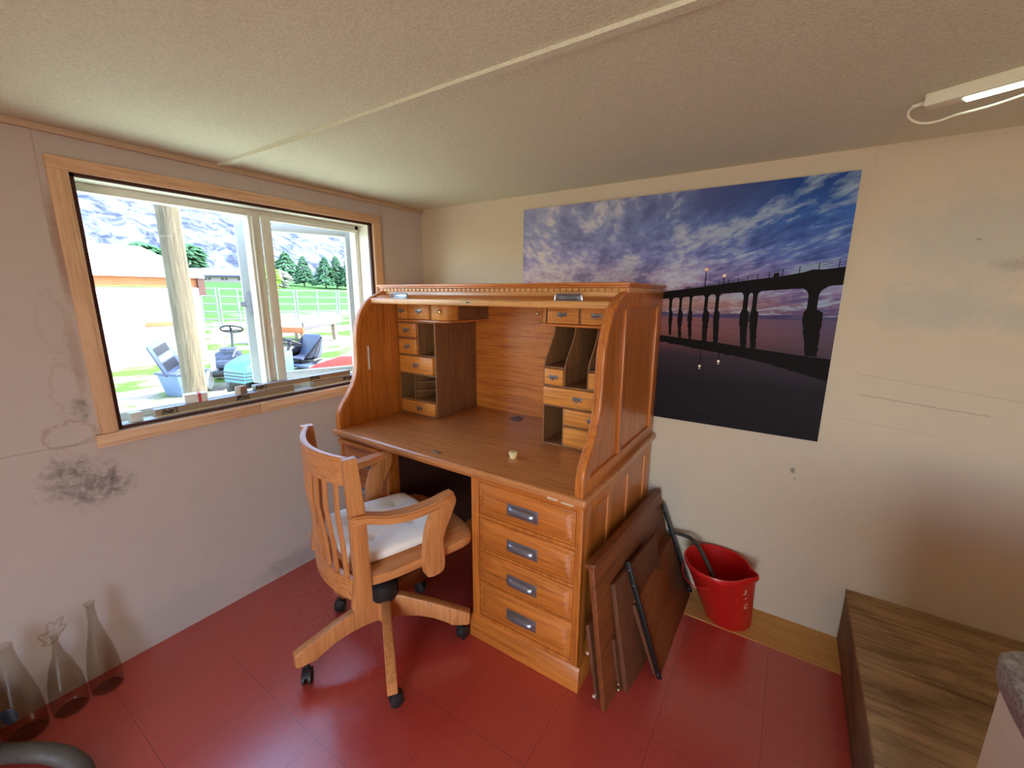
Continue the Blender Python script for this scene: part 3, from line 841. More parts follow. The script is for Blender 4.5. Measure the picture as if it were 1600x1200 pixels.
# cushion: a thing lying on the seat
m = MB()
t = bmesh.new(); n = 40
KX = CX @ T(-.018, .006, 0) @ rotm('Z', -2)
a0, b0 = .197, .190
tuft = [(-.10, .10), (.07, .095), (-.10, -.08), (.085, -.075)]
def surf(u, v, sgn):
    x, y = u*a0, v*b0
    edge = max(0, 1-max(abs(u), abs(v))**10)*max(0, 1-(min(abs(u), abs(v)))**14)
    h = .013+.011*edge**.5+.005*(1-u*u)*(1-v*v)
    if sgn > 0:
        for tx, ty in tuft:
            r = hypot(x-tx, y-ty)
            h -= .020*math.exp(-(r/.014)**2)+.010*math.exp(-(r/.045)**2)
            aa = math.atan2(y-ty, x-tx)
            h -= -.0000+.0045*max(0, cos(5*aa+tx*30))**4*math.exp(-(r/.05)**2)
        h += .002*noise.noise(Vector((x*18, y*18, 0)))
    k = 1-.05*(abs(u)**3)*(abs(v)**3)*2
    return Vector((x*k, y*k, .512+h*sgn*(1 if sgn > 0 else .9)))
G = {}
for sgn in (1, -1):
    for i in range(n+1):
        for j in range(n+1):
            u, v = -1+2*i/n, -1+2*j/n
            G[sgn, i, j] = t.verts.new(surf(u, v, sgn))
for i in range(n):
    for j in range(n):
        t.faces.new((G[1, i, j], G[1, i+1, j], G[1, i+1, j+1], G[1, i, j+1]))
        t.faces.new((G[-1, i, j], G[-1, i, j+1], G[-1, i+1, j+1], G[-1, i+1, j]))
for i in range(n):
    for (p, q) in (((i, 0), (i+1, 0)), ((i+1, n), (i, n)), ((0, i+1), (0, i)), ((n, i), (n, i+1))):
        t.faces.new((G[1, p[0], p[1]], G[-1, p[0], p[1]], G[-1, q[0], q[1]], G[1, q[0], q[1]]))
bmesh.ops.recalc_face_normals(t, faces=t.faces[:])
bmesh.ops.transform(t, matrix=KX, verts=t.verts)
m._merge(t)
solo(m, 'seat_cushion', cotton, 'thin square cream cushion with tufted dimples lying on the swivel chair seat', 'cushion', (.77, -1.045, .487), ang=1.2)

# ------------------------------------------------------------------ picture
def picture_mat():
    t = NT('print_sky_and_water')
    uv = t.n('ShaderNodeUVMap'); uv.uv_map = 'uv'
    s = t.n('ShaderNodeSeparateXYZ'); t.l(uv.outputs[0], s.inputs[0]); u, v = s.outputs[0], s.outputs[1]
    # sky colour left and right, by height
    L = t.ramp(v, [(.48, c8(150, 108, 122)), (.56, c8(186, 150, 150)), (.64, c8(214, 184, 190)), (.74, c8(166, 160, 206)), (.86, c8(156, 162, 204)), (1.0, c8(160, 164, 198))])
    Rr = t.ramp(v, [(.48, c8(104, 76, 116)), (.53, c8(122, 94, 128)), (.62, c8(146, 130, 188)), (.72, c8(92, 116, 192)), (.86, c8(56, 100, 180)), (1.0, c8(34, 70, 140))])
    uf = t.m_('MULTIPLY', t.m_('SUBTRACT', u, .1), 1.3, clamp=True)
    base = t.mix(uf, L, Rr)
    # clouds converge towards the horizon: stretch coordinates
    pv = t.m_('DIVIDE', 1.0, t.m_('ADD', t.m_('SUBTRACT', v, .47, clamp=True), .16))
    cu = t.m_('MULTIPLY', t.m_('SUBTRACT', u, .35), t.m_('MULTIPLY', pv, 1.9))
    cb = t.n('ShaderNodeCombineXYZ'); t.l(cu, cb.inputs[0]); t.l(pv, cb.inputs[1])
    n1 = t.noise(cb.outputs[0], 2.4, 9, .6, .4)
    n2 = t.noise(cb.outputs[0], 9.0, 6, .6, .3)
    big = t.noise(cb.outputs[0], 1.1, 3, .5)
    f = t.m_('ADD', t.m_('MULTIPLY', n1, .65), t.m_('MULTIPLY', n2, .35))
    f = t.m_('ADD', f, t.m_('MULTIPLY', t.m_('SUBTRACT', big, .5), .5))
    lite = t.ramp(f, [(.50, (0, 0, 0)), (.60, (.85, .85, .85))])
    darkc = t.ramp(f, [(.38, (.75, .75, .75)), (.49, (0, 0, 0))])
    sky_l = t.mix(uf, c8(226, 216, 214), c8(156, 178, 208))
    sky_d = t.mix(uf, c8(120, 118, 164), c8(44, 68, 132))
    skyc = t.mix(lite, base, sky_l); skyc = t.mix(darkc, skyc, sky_d)
    # water
    wb = t.ramp(v, [(0.0, c8(15, 13, 16)), (.20, c8(24, 22, 30)), (.30, c8(50, 40, 52)), (.335, c8(86, 56, 62)), (.42, c8(148, 92, 88)), (.475, c8(146, 98, 112))])
    wr = t.ramp(v, [(0.0, c8(14, 12, 16)), (.20, c8(20, 18, 26)), (.30, c8(60, 50, 64)), (.38, c8(92, 70, 88)), (.475, c8(98, 82, 118))])
    wuf = t.m_('MULTIPLY', t.m_('SUBTRACT', u, .6), 2.6, clamp=True)
    wc = t.mix(wuf, wb, wr)
    rip = t.n('ShaderNodeCombineXYZ'); t.l(t.m_('MULTIPLY', u, 8.0), rip.inputs[0]); t.l(t.m_('MULTIPLY', v, 90.0), rip.inputs[1])
    wc = t.mix(t.m_('MULTIPLY', t.noise(rip.outputs[0], 1.0, 4), .35), wc, c8(60, 44, 56))
    # peach light low under the bridge
    pe = t.m_('SUBTRACT', 1.0, t.m_('DIVIDE', t.m_('ABSOLUTE', t.m_('SUBTRACT', v, .53)), .05), clamp=True)
    pu = t.m_('MULTIPLY', t.m_('SUBTRACT', .93, u, clamp=True), 4.0, clamp=True)
    skyc = t.mix(t.m_('MULTIPLY', t.m_('MULTIPLY', pe, pu), .75), skyc, c8(178, 132, 118))
    hz = t.m_('ADD', .472, t.m_('MULTIPLY', u, .004))
    isw = t.m_('LESS_THAN', v, hz)
    hill = t.m_('MULTIPLY', t.m_('LESS_THAN', v, t.m_('ADD', .490, t.m_('MULTIPLY', t.m_('SUBTRACT', t.noise(rip.outputs[0], .8, 3), .5), .02))), t.m_('SUBTRACT', 1.0, isw))
    skyc = t.mix(t.m_('MULTIPLY', hill, .85), skyc, c8(66, 58, 104))
    t.set(base=t.mix(isw, skyc, wc), rough=.55, spec=.12)
    return t.m
PIC = (.77, 2.1647, .846, 1.850)
pic = empty('bridge_picture', 'very wide photo print of a dark arched bridge over calm water at dusk', 'picture', ((PIC[0]+PIC[1])/2, 0, PIC[2]))
def pq(u, v, d=0.0): return (PIC[0]+u*(PIC[1]-PIC[0]), -.022-d, PIC[2]+v*(PIC[3]-PIC[2]))
m = MB(); m.box(PIC[0], PIC[1], -.0215, -.001, PIC[2], PIC[3], .001)
m.build('backing_board', plain('dark_canvas_edge', c8(150, 150, 160), .7), pic)
# printed face: one mesh, sky and water in slot 0, silhouette shapes in the others
bm = bmesh.new(); ul = bm.loops.layers.uv.new('uv')
def face(pts, mi, d):
    vs = [bm.verts.new(Vector(pq(a, b, d))) for a, b in pts]
    f = bm.faces.new(vs); f.material_index = mi
    for l, (a, b) in zip(f.loops, pts): l[ul].uv = (a, b)
    if f.normal.y > 0 or (f.normal_update() or f.normal.y > 0): f.normal_flip()
face([(0, 0), (1, 0), (1, 1), (0, 1)], 0, 0)
top = [(.30, .545), (.45, .568), (.527, .581), (.544, .584), (.607, .595), (.661, .605), (.713, .616), (.792, .632), (.863, .644), (.91, .657), (.928, .666), (.955, .666), (1.0, .674)]
bot = [(.30, .530), (.45, .540), (.529, .549), (.546, .552), (.618, .562), (.67, .570), (.767, .581), (.928, .598), (1.0, .609)]
def interp(L, x):
    for a, b in zip(L, L[1:]):
        if a[0] <= x <= b[0]: return a[1]+(b[1]-a[1])*(x-a[0])/(b[0]-a[0])
    return L[-1][1] if x > L[-1][0] else L[0][1]
def strip(Ta, Tb, mi, d, jag=0):
    xs = sorted(set([p[0] for p in Ta]+[p[0] for p in Tb]+([.30+k*.7/160 for k in range(161)] if jag else [])))
    x0_ = max(Ta[0][0], Tb[0][0]); xs = [x for x in xs if x >= x0_]
    for a, b in zip(xs, xs[1:]):
        ja = jag*(noise.noise(Vector((a*60, 1, 0)))) if jag else 0; jb = jag*(noise.noise(Vector((b*60, 1, 0)))) if jag else 0
        face([(a, interp(Tb, a)+ja), (b, interp(Tb, b)+jb), (b, interp(Ta, b)+ja*.0), (a, interp(Ta, a))], mi, d)
strip(top, bot, 1, .0004)
rtop = [(.40, .405), (.556, .386), (.627, .378), (.715, .369), (.799, .355), (.938, .337), (1.0, .331)]
rbot = [(.40, .385), (.557, .356), (.665, .335), (.765, .316), (.84, .299), (.945, .263), (1.0, .245)]
strip(rtop, rbot, 1, .0004, .006)
piers = [(.559, .568, .561, .572, .555, .491, .454, .565, .573, .391), (.59, .598, .589, .603, .558, .492, .455, .595, .603, .381), (.62, .628, .619, .632, .562, .493, .457, .627, .636, .378), (.664, .674, .663, .681, .568, .495, .459, .669, .681, .366), (.695, .705, .694, .71, .572, .496, .461, .701, .714, .366), (.77, .783, .766, .789, .58, .499, .465, .777, .791, .353), (.794, .806, .792, .813, .583, .5, .466, .803, .817, .353), (.928, .951, .922, .966, .598, .506, .473, .94, .967, .338)]
for (a, b, c, d, vt, vm, vb_, e1, g1, rb) in piers:
    face([(c, vm), (c-.001, vb_), (d+.001, vb_), (d, vm), (b, vm+.012), (a, vm+.012)], 1, .0005)
    face([(a, vm+.01), (b, vm+.01), (b, vt+.004), (a, vt+.004)], 1, .0006)
    cc, rr_ = min(.035, (b-a)*1.2), min(.035, (b-a)*1.2)*1.3
    for s_, x_ in ((-1, a), (1, b)):     # arch haunches
        pts = [(x_, interp(bot, x_)+.002)]
        for k in range(7):
            q = pi/2*k/6
            pts.append((x_+s_*cc*(1-cos(q)), interp(bot, x_)+.002-rr_+rr_*sin(q)) if True else None)
        face(pts, 1, .0007)
    n_ = 10; prev = None
    for k in range(n_+1):
        f_ = k/n_; v_ = vb_+(rb-vb_)*f_
        w0 = c+(e1-c)*f_+.003*noise.noise(Vector((f_*14, a*50, 0))); w1 = d+(g1-d)*f_+.003*noise.noise(Vector((f_*14, a*50, 5)))
        if prev: face([(prev[0], prev[2]), (prev[1], prev[2]), (w1, v_), (w0, v_)], 1, .0008)
        prev = (w0, w1, v_)
rail = [(.60, .600), (.667, .612), (.712, .627), (.791, .648), (.861, .668), (.899, .678), (.942, .689), (1.0, .703)]
for k in (1.0, .66, .33):
    for (a, b) in zip(rail, rail[1:]):
        ya = interp(top, a[0]); yb = interp(top, b[0])
        va, vb2 = ya+(a[1]-ya)*k, yb+(b[1]-yb)*k
        face([(a[0], va-.0011), (b[0], vb2-.0011), (b[0], vb2), (a[0], va)], 1, .0009)
for x_ in (.70, .725, .75, .775, .80, .828, .860, .899, .942, .985):
    face([(x_-.001, interp(top, x_)-.002), (x_+.001, interp(top, x_)-.002), (x_+.001, interp(rail, x_)+.002), (x_-.001, interp(rail, x_)+.002)], 1, .0010)
face([(.838, .638), (.852, .640), (.852, .656), (.84, .655)], 1, .0011)
for x_, v0_, v1_ in ((.661, .603, .672), (.7125, .614, .646)):
    face([(x_-.0016, v0_), (x_+.0016, v0_), (x_+.0012, v1_), (x_-.0012, v1_)], 1, .0011)
def disc(cx_, cy_, r_, mi, d): face([(cx_+r_*cos(2*pi*k/14), cy_+r_*1.39*sin(2*pi*k/14)) for k in range(14)], mi, d)
for x_, y_ in ((.661, .675), (.7125, .648)): disc(x_, y_, .0060, 3, .0011); disc(x_, y_, .0032, 2, .0012)
for x_, y_, v1_ in ((.668, .261, .332), (.721, .289, .338)):
    disc(x_, y_, .0040, 2, .0012); face([(x_-.002, y_-.012), (x_+.002, y_-.014), (x_+.001, y_-.008), (x_-.001, y_-.007)], 2, .0012)
    face([(x_-.0012, y_+.006), (x_+.0012, y_+.006), (x_+.0012, v1_), (x_-.0012, v1_)], 1, .0012)
me = bpy.data.meshes.new('print_face'); bm.to_mesh(me); bm.free()
bmx = WM[pic.name].inverted(); me.transform(bmx)
me.materials.append(picture_mat()); me.materials.append(plain('printed_black', c8(16, 12, 13), .6, amt=.2, bump=0, spec=.1))
me.materials.append(plain('printed_lamp', c8(255, 240, 214), .5, bump=0)); me.materials.append(plain('printed_glow', c8(222, 170, 150), .5, bump=0))
o = bpy.data.objects.new('print_face', me); COL.objects.link(o); o.parent = pic

# ------------------------------------------------------------------ boards leaning on the desk
B1 = 'oak desk pieces leaning on the desk side'
# big leaf A, with a lip along its upper edge
brd = empty('loose_desk_leaf', 'largest flat oak leaf with a rounded lip, leaning against the desk side', 'board', (1.64, -.45, 0))
m = MB()
f0, b0_ = -.858, -.045
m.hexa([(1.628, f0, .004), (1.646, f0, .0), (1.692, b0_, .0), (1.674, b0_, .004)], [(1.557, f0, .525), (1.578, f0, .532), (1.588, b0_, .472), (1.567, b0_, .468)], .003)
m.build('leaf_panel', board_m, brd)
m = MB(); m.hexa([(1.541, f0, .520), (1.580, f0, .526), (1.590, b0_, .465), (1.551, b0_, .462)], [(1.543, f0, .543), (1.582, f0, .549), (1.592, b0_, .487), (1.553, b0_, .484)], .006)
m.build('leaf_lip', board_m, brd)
pale_dowel = plain('pale_dowel', c8(196, 168, 150), .5)
# thin strip D left of the leaf
st = empty('thin_oak_slat', 'thin oak slat with two pale pegs wedged between desk plinth and the largest leaf', 'board', (1.60, -.6, 0))
m = MB(); m.hexa([(1.594, -.83, .0), (1.607, -.83, .0), (1.622, -.35, 0), (1.609, -.35, 0)], [(1.545, -.83, .285), (1.558, -.83, .292), (1.573, -.35, .278), (1.560, -.35, .272)], .002)
m.build('slat_board', board_z, st)
m = MB(); m.lathe([(0, 0), (.006, 0), (.006, .006), (0, .009)], (1.560, -.829, .180), 10, rotm('X', 90)); m.build('peg', pale_dowel, st)
m = MB(); m.lathe([(0, 0), (.006, 0), (.006, .010), (0, .012)], (1.594, -.829, .02), 10, rotm('X', 90))
m.build('peg', pale_dowel, st)
# E, small strip right of the leaf
st2 = empty('short_oak_slat', 'short narrow oak slat with a brass peg at its foot, right of the largest leaf', 'board', (1.66, -.6, 0))
m = MB(); m.hexa([(1.6515, -.752, .0), (1.6605, -.752, .0), (1.703, -.45, 0), (1.693, -.45, 0)], [(1.616, -.752, .200), (1.626, -.752, .205), (1.655, -.45, .2), (1.645, -.45, .195)], .002)
m.build('slat_board', board_z, st2)
m = MB(); m.lathe([(0, 0), (.006, 0), (.006, .012), (.004, .014), (0, .016)], (1.656, -.751, .016), 10, rotm('X', 90)); m.build('peg', brass, st2)
m = MB(); m.lathe([(0, 0), (.005, 0), (.005, .008), (0, .010)], (1.653, -.751, .034), 10, rotm('X', 90)); m.build('peg', brass, st2)
# B, second board
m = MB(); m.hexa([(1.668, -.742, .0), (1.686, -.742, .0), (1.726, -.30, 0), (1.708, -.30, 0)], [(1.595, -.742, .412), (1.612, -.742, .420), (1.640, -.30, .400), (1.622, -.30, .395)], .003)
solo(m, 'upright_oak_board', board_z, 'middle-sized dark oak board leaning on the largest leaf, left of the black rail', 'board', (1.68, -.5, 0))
# C, keyboard tray with steel slides
tr = empty('keyboard_tray', 'oak keyboard tray with two black steel slides, rightmost of the leaning pieces', 'desk tray', (1.74, -.35, 0))
m = MB(); m.hexa([(1.752, -.600, .006), (1.768, -.600, .0), (1.768, -.072, .0), (1.752, -.072, .006)], [(1.648, -.600, .262), (1.664, -.600, .268), (1.664, -.072, .268), (1.648, -.072, .262)], .003)
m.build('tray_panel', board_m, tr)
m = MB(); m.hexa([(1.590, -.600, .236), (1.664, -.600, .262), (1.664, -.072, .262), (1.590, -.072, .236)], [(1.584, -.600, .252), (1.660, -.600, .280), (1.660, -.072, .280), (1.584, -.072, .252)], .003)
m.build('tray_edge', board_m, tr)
m = MB(); m.hexa([(1.738, -.618, .012), (1.752, -.618, .006), (1.752, -.603, .006), (1.738, -.603, .012)], [(1.640, -.618, .262), (1.655, -.618, .268), (1.655, -.603, .268), (1.640, -.603, .262)], .002)
m.build('tray_end', board_z, tr)
for yy in (-.628, -.060):
    m = MB()
    d = Vector((1.617-1.770, 0, .447-.012)).normalized(); p0 = Vector((1.768, yy, .012)); p1 = Vector((1.617, yy, .447)) if yy < -.3 else Vector((1.605, yy, .425))
    w = Vector((-d.z, 0, d.x))*-.009
    hy = .0045
    m.hexa([p0-w+Vector((0, -hy, 0)), p0+w+Vector((0, -hy, 0)), p0+w+Vector((0, hy, 0)), p0-w+Vector((0, hy, 0))], [p1-w+Vector((0, -hy, 0)), p1+w+Vector((0, -hy, 0)), p1+w+Vector((0, hy, 0)), p1-w+Vector((0, hy, 0))], .001)
    sl = m.build('drawer_slide', iron, tr)
    for f_ in (.93, .80, .04):
        m = MB(); m.lathe([(0, 0), (.0035, 0), (.0035, .001), (0, .0012)], p0.lerp(p1, f_)+Vector((0, -hy, 0)), 10, rotm('X', 90))
        m.build('screw_hole', pewter, sl)

# ------------------------------------------------------------------ bucket and tube
bk = empty('red_bucket', 'red plastic pail with pouring lip standing in the corner past the desk', 'bucket', (1.935, -.115, .0025))
BC = Vector((1.938, -.122, .003)); RC = Vector((1.872, -.146, .268))
m = MB(); t = bmesh.new(); n = 48
def ring(z, rr, out=0):
    f = (z-.003)/.265; c = BC.lerp(RC, f)
    vs = []
    for k in range(n):
        a = 2*pi*k/n; r = rr
        da = (a-radians(-5)+pi) % (2*pi)-pi
        if f > .75: r += .032*math.exp(-(da/.20)**2)*(f-.75)/.25
        vs.append(t.verts.new((c.x+r*cos(a), c.y+r*sin(a), z+0)))
    return vs
prof = [(.003, .078), (.003, .090), (.010, .095), (.24, .130), (.245, .1355), (.262, .137), (.268, .134), (.266, .128), (.25, .126), (.02, .090), (.014, .082)]
rg = [ring(z, r) for z, r in prof]
for a, b in zip(rg, rg[1:]):
    for k in range(n): t.faces.new((a[k], a[(k+1) % n], b[(k+1) % n], b[k]))
t.faces.new(rg[0][::-1]); t.faces.new(rg[-1])
bmesh.ops.recalc_face_normals(t, faces=t.faces[:]); m._merge(t)
m.build('bucket_body', red_plastic, bk)
m = MB()   # faint white marking on the side
for i, (a, z, w_, h_) in enumerate(((-34, .195, 3, .005), (-30, .206, 2, .016), (-25, .190, 3, .005), (-31, .172, 3, .005), (-24, .164, 2, .020), (-22, .146, 2, .022), (-30, .140, 3.5, .005), (-35, .128, 2, .014), (-27, .120, 3, .005))):
    f = (z-.003)/.265; c = BC.lerp(RC, f); r = .0950+(.130-.095)*((z-.01)/.23)+.0006
    P = [(c.x+r*cos(radians(q)), c.y+r*sin(radians(q))) for q in (a-w_, a, a+w_)]
    vs = [(x, y, z-h_/2) for x, y in P]+[(x, y, z+h_/2) for x, y in P]
    m.faces(vs, [(0, 1, 4, 3), (1, 2, 5, 4)])
m.build('white_marking', plain('white_ink', c8(226, 190, 180), .6), bk)
m = MB(); m.tube(spline([(RC.x-.130, RC.y-.035, .238), (RC.x-.125, RC.y-.07, .215), (RC.x-.095, RC.y-.110, .198), (RC.x-.045, RC.y-.133, .200), (RC.x-.01, RC.y-.136, .215)], 6), .002, 6)
m.build('bail_handle', red_plastic, bk)
m = MB(); m.tube(spline([(1.640, -.045, .285), (1.700, -.048, .290), (1.755, -.075, .296), (1.800, -.120, .280), (1.850, -.170, .235), (1.885, -.185, .160), (1.895, -.165, .07), (1.90, -.15, .028)], 7), .0095, 12)
solo(m, 'rubber_tube', hose_d, 'dark grey rubber tube curving from behind the tray down into the red pail', 'tube', (1.90, -.15, .025))

# ------------------------------------------------------------------ plywood box and counter at the right
bx = empty('plywood_box', 'low weathered plywood box against the picture wall at the right', 'box', (2.64, -.4, 0))
m = MB(); m.box(2.338, 2.98, -.795, -.002, .222, .238, .0015); m.build('lid_panel', ply, bx)
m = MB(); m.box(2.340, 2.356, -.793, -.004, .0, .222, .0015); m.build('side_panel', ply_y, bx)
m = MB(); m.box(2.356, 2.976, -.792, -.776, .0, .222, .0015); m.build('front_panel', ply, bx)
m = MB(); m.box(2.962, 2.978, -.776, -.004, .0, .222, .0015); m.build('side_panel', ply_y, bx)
cb_ = empty('granite_topped_cabinet', 'cream cabinet with a speckled granite top, cut by the right edge of view', 'cabinet', (2.7, -1.6, 0))
m = MB()
P = [(2.60, -2.4), (2.60, -2.4)]
P = smooth_poly([(2.338, -2.2), (2.336, -1.40), (2.333, -1.235), (2.345, -1.172), (2.42, -1.155), (2.95, -1.15), (2.95, -2.2)], 1)
m.prism(P, 'z', .862, .900, .004)
m.build('granite_top', granite, cb_)
m = MB(); m.box(2.352, 2.93, -2.18, -1.185, .0, .862, .002)
m.build('cabinet_body', white_paint, cb_)
m = MB(); m.box(2.346, 2.352, -2.14, -1.70, .10, .83, .002); dr_ = m.build('cabinet_door', white_paint, cb_)
m = MB(); m.tube([(2.340, -1.76, .62), (2.330, -1.76, .60), (2.330, -1.76, .52), (2.340, -1.76, .50)], .004, 8); m.build('handle', pewter, dr_)

# ------------------------------------------------------------------ ceiling lamp with its lead
lp = empty('strip_light', 'slim ivory strip light with its white lead, fixed to the ceiling at upper right', 'ceiling light', (2.45, -.5, H))
LA = math.atan2(-.066, .138)
LM = T(2.245, -.425, H) @ Matrix.Rotation(LA, 4, 'Z')
m = MB(LM); m.box(0, .62, -.012, .034, -.030, 0, .003)
m.build('lamp_housing', white_plastic, lp)
m = MB(LM); m.box(.070, .60, .002, .030, -.0335, -.029, .001)
em = NT('led_diffuser'); em.set(base=(.9, .95, .9), emis=(.80, 1.0, .95), emiss=5.0, rough=.4)
m.build('diffuser', em.m, lp)
m = MB(LM); m.lathe([(.0, 0), (.0065, .0), (.0055, .012), (.004, .03), (0, .03)], (0, .012, -.014), 12, rotm('Y', -90))
P = spline([(-.022, .012, -.014), (-.036, .016, -.020), (-.040, .030, -.034), (-.020, .050, -.050), (.015, .055, -.055), (.05, .050, -.052), (.12, .045, -.052), (.25, .040, -.04), (.45, .05, -.04)], 7)
m.tube(P, .0032, 8)
m.build('lead', white_plastic, lp)

# ------------------------------------------------------------------ bottles on the floor
def bottle(x, y, prof, label, frill=False, disc_=False, name='glass_carafe'):
    if frill or disc_:
        b = empty(name, label, 'bottle', (x, y, 0), 0, 'glass bottles along the window wall')
    inner = [(max(r-.0022, 0.0), z+(.003 if z < .01 else 0)) for r, z in prof]
    m = MB(); m.lathe(prof+inner[::-1], (x, y, 0), 40)
    if not (frill or disc_):
        return solo(m, name, bottle_m, label, 'bottle', (x, y, 0), 'glass bottles along the window wall')
    m.build('bottle_body', bottle_m, b)
    if frill:
        zt = prof[-1][1]
        m = MB()
        P = [Vector((x+(.030+.009*cos(6*a))*cos(a), y+(.030+.009*cos(6*a))*sin(a)*.9, zt+.010+.024*sin(a-.6)+.006*cos(6*a))) for a in [2*pi*k/60 for k in range(61)]]
        m.tube(P, .0034, 8)
        m.lathe([(prof[-1][0], 0), (.016, .006), (.026, .008)], (x, y, zt), 24)
        m.build('frilled_rim', [bottle_m], b)
    if disc_:
        m = MB(Matrix.Translation((x, y, 0)))
        t = bmesh.new(); rows = []
        for i in range(9):
            a = radians(-75+80*i/8); row = []
            for k in range(7):
                z = .085+.062*k/6; f = (z-.085)/.062-.5
                hw = sqrt(max(0, 1-(2*f)**2)); aa = radians(-35)+radians(26)*hw*(i/4-1)
                r = .0485
                row.append(t.verts.new((r*cos(aa), r*sin(aa), z)))
            rows.append(row)
        for i in range(8):
            for k in range(6): t.faces.new((rows[i][k], rows[i+1][k], rows[i+1][k+1], rows[i][k+1]))
        m._merge(t); m.build('label_patch', dark_plastic, b)
bottle(.085, -1.772, [(0, 0), (.040, 0), (.046, .006), (.047, .05), (.044, .10), (.034, .17), (.022, .23), (.014, .28), (.0115, .33), (.014, .345), (.016, .352)], 'clear tapered glass carafe nearest the desk, rightmost of the floor bottles', name='glass_carafe')
bottle(.090, -1.868, [(0, 0), (.040, 0), (.046, .008), (.048, .06), (.043, .12), (.030, .18), (.016, .22), (.009, .26), (.009, .295)], 'clear glass decanter with a frilled flower-shaped rim, between two other bottles', frill=True, name='glass_decanter')
bottle(.090, -1.972, [(0, 0), (.046, 0), (.052, .008), (.053, .06), (.048, .13), (.037, .20), (.026, .26), (.020, .31), (.020, .335)], 'clear glass bottle with a dark round patch, leftmost of the floor bottles', disc_=True, name='glass_bottle')
# vacuum hose in the lower left corner
vac = empty('canister_vacuum', 'dark canister vacuum at the lower left corner with a grey ribbed hose', 'vacuum cleaner', (.14, -2.16, 0))
m = MB(); m.lathe([(0, .0), (.09, .0), (.10, .02), (.10, .15), (.085, .20), (.05, .22), (0, .225)], (.11, -2.165, .0), 32); m.build('canister', dark_plastic, vac)
m = MB()
P = spline([(.15, -2.06, .075), (.17, -2.035, .045), (.22, -1.985, .030), (.285, -1.945, .028), (.36, -1.918, .028), (.45, -1.910, .028), (.58, -1.95, .028), (.66, -2.06, .028), (.66, -2.2, .028)], 22)
m.tube(P, .0245, 16, rib=.10); m.build('ribbed_hose', hose_m, vac)

# ------------------------------------------------------------------ things on the window sill
SZ = WZ0+.0045
def printed_carton(name='printed_brown_carton'):
    t = NT(name); co = t.coord()
    s = t.n('ShaderNodeSeparateXYZ'); t.l(co, s.inputs[0])
    ck = t.n('ShaderNodeTexVoronoi'); ck.inputs['Scale'].default_value = 120; t.l(co, ck.inputs['Vector'])
    band = t.m_('LESS_THAN', t.m_('ABSOLUTE', t.m_('SUBTRACT', t.m_('FRACT', t.m_('ADD', t.m_('MULTIPLY', s.outputs[1], 3.6), .35)), .5)), .10)
    pat = t.m_('MULTIPLY', band, t.m_('GREATER_THAN', ck.outputs['Distance'], .42))
    col = t.mix(pat, c8(150, 126, 104), c8(40, 34, 30))
    edge = t.m_('GREATER_THAN', t.m_('ABSOLUTE', s.outputs[0]), 9.0)
    t.set(base=col, rough=.5); return t.m
pc = printed_carton()
stripe_m = plain('yellow_cream_edge', c8(222, 200, 150), .6)
def long_box(x0, x1, y0, y1, z0, z1, label, rz=0.0):
    cx_, cy_ = (x0+x1)/2, (y0+y1)/2
    r = empty('narrow_carton', label, 'carton', (cx_, cy_, z0), rz, 'long narrow cartons on the window sill')
    M_ = T(cx_, cy_, 0) @ Matrix.Rotation(rz, 4, 'Z') @ T(-cx_, -cy_, 0)
    m = MB(M_); m.box(x0, x1, y0, y1, z0, z1, .002); m.build('carton_body', pc, r)
    m = MB(M_); m.box(x1-.001, x1+.0006, y0+.001, y1-.001, z0+.001, z0+.005)
    m.build('printed_stripe', stripe_m, r)
    m = MB(M_); m.box(x0+.001, x1-.001, y0+.001, y1-.001, z1-.0005, z1+.001); m.build('grey_top', plain('grey_carton_top', c8(150, 150, 160), .4), r)
long_box(-.075, -.035, -1.465, -.90, SZ, SZ+.030, 'longest narrow printed carton lying along the sill, at the bottom left')
long_box(-.090, -.050, -1.075, -.56, SZ+.0315, SZ+.0575, 'narrow printed carton stacked on top, in front of the open casement')
long_box(-.078, -.040, -.79, -.47, SZ, SZ+.028, 'short narrow printed carton on the sill close to the desk')
m = MB(T(-.045, -1.525, 0) @ rotm('Z', 8)); m.box(-.015, .015, -.019, .019, SZ, SZ+.036, .002)
solo(m, 'small_carton', carton_w, 'small plain white cube carton at the left end of the sill', 'carton', (-.045, -1.525, SZ))
wb_ = empty('white_carton', 'white carton with a red band resting on the longest narrow carton', 'carton', (-.07, -1.31, SZ+.031))
MW = T(-.062, -1.315, 0) @ rotm('Z', -12)
m = MB(MW); m.box(-.022, .022, -.040, .040, SZ+.0315, SZ+.068, .002); m.build('carton_body', carton_w, wb_)
m = MB(MW); m.box(-.0228, .0228, .006, .018, SZ+.0315, SZ+.0688, .001); m.build('red_band', plain('red_ink', c8(206, 70, 66), .5), wb_)
m = MB(T(-.062, -1.135, 0) @ rotm('Z', 25)); m.box(-.016, .016, -.020, .020, SZ+.0315, SZ+.066, .002)
solo(m, 'small_carton', carton_b, 'small brown carton standing between white carton and upper narrow carton', 'carton', (-.062, -1.135, SZ+.0315))

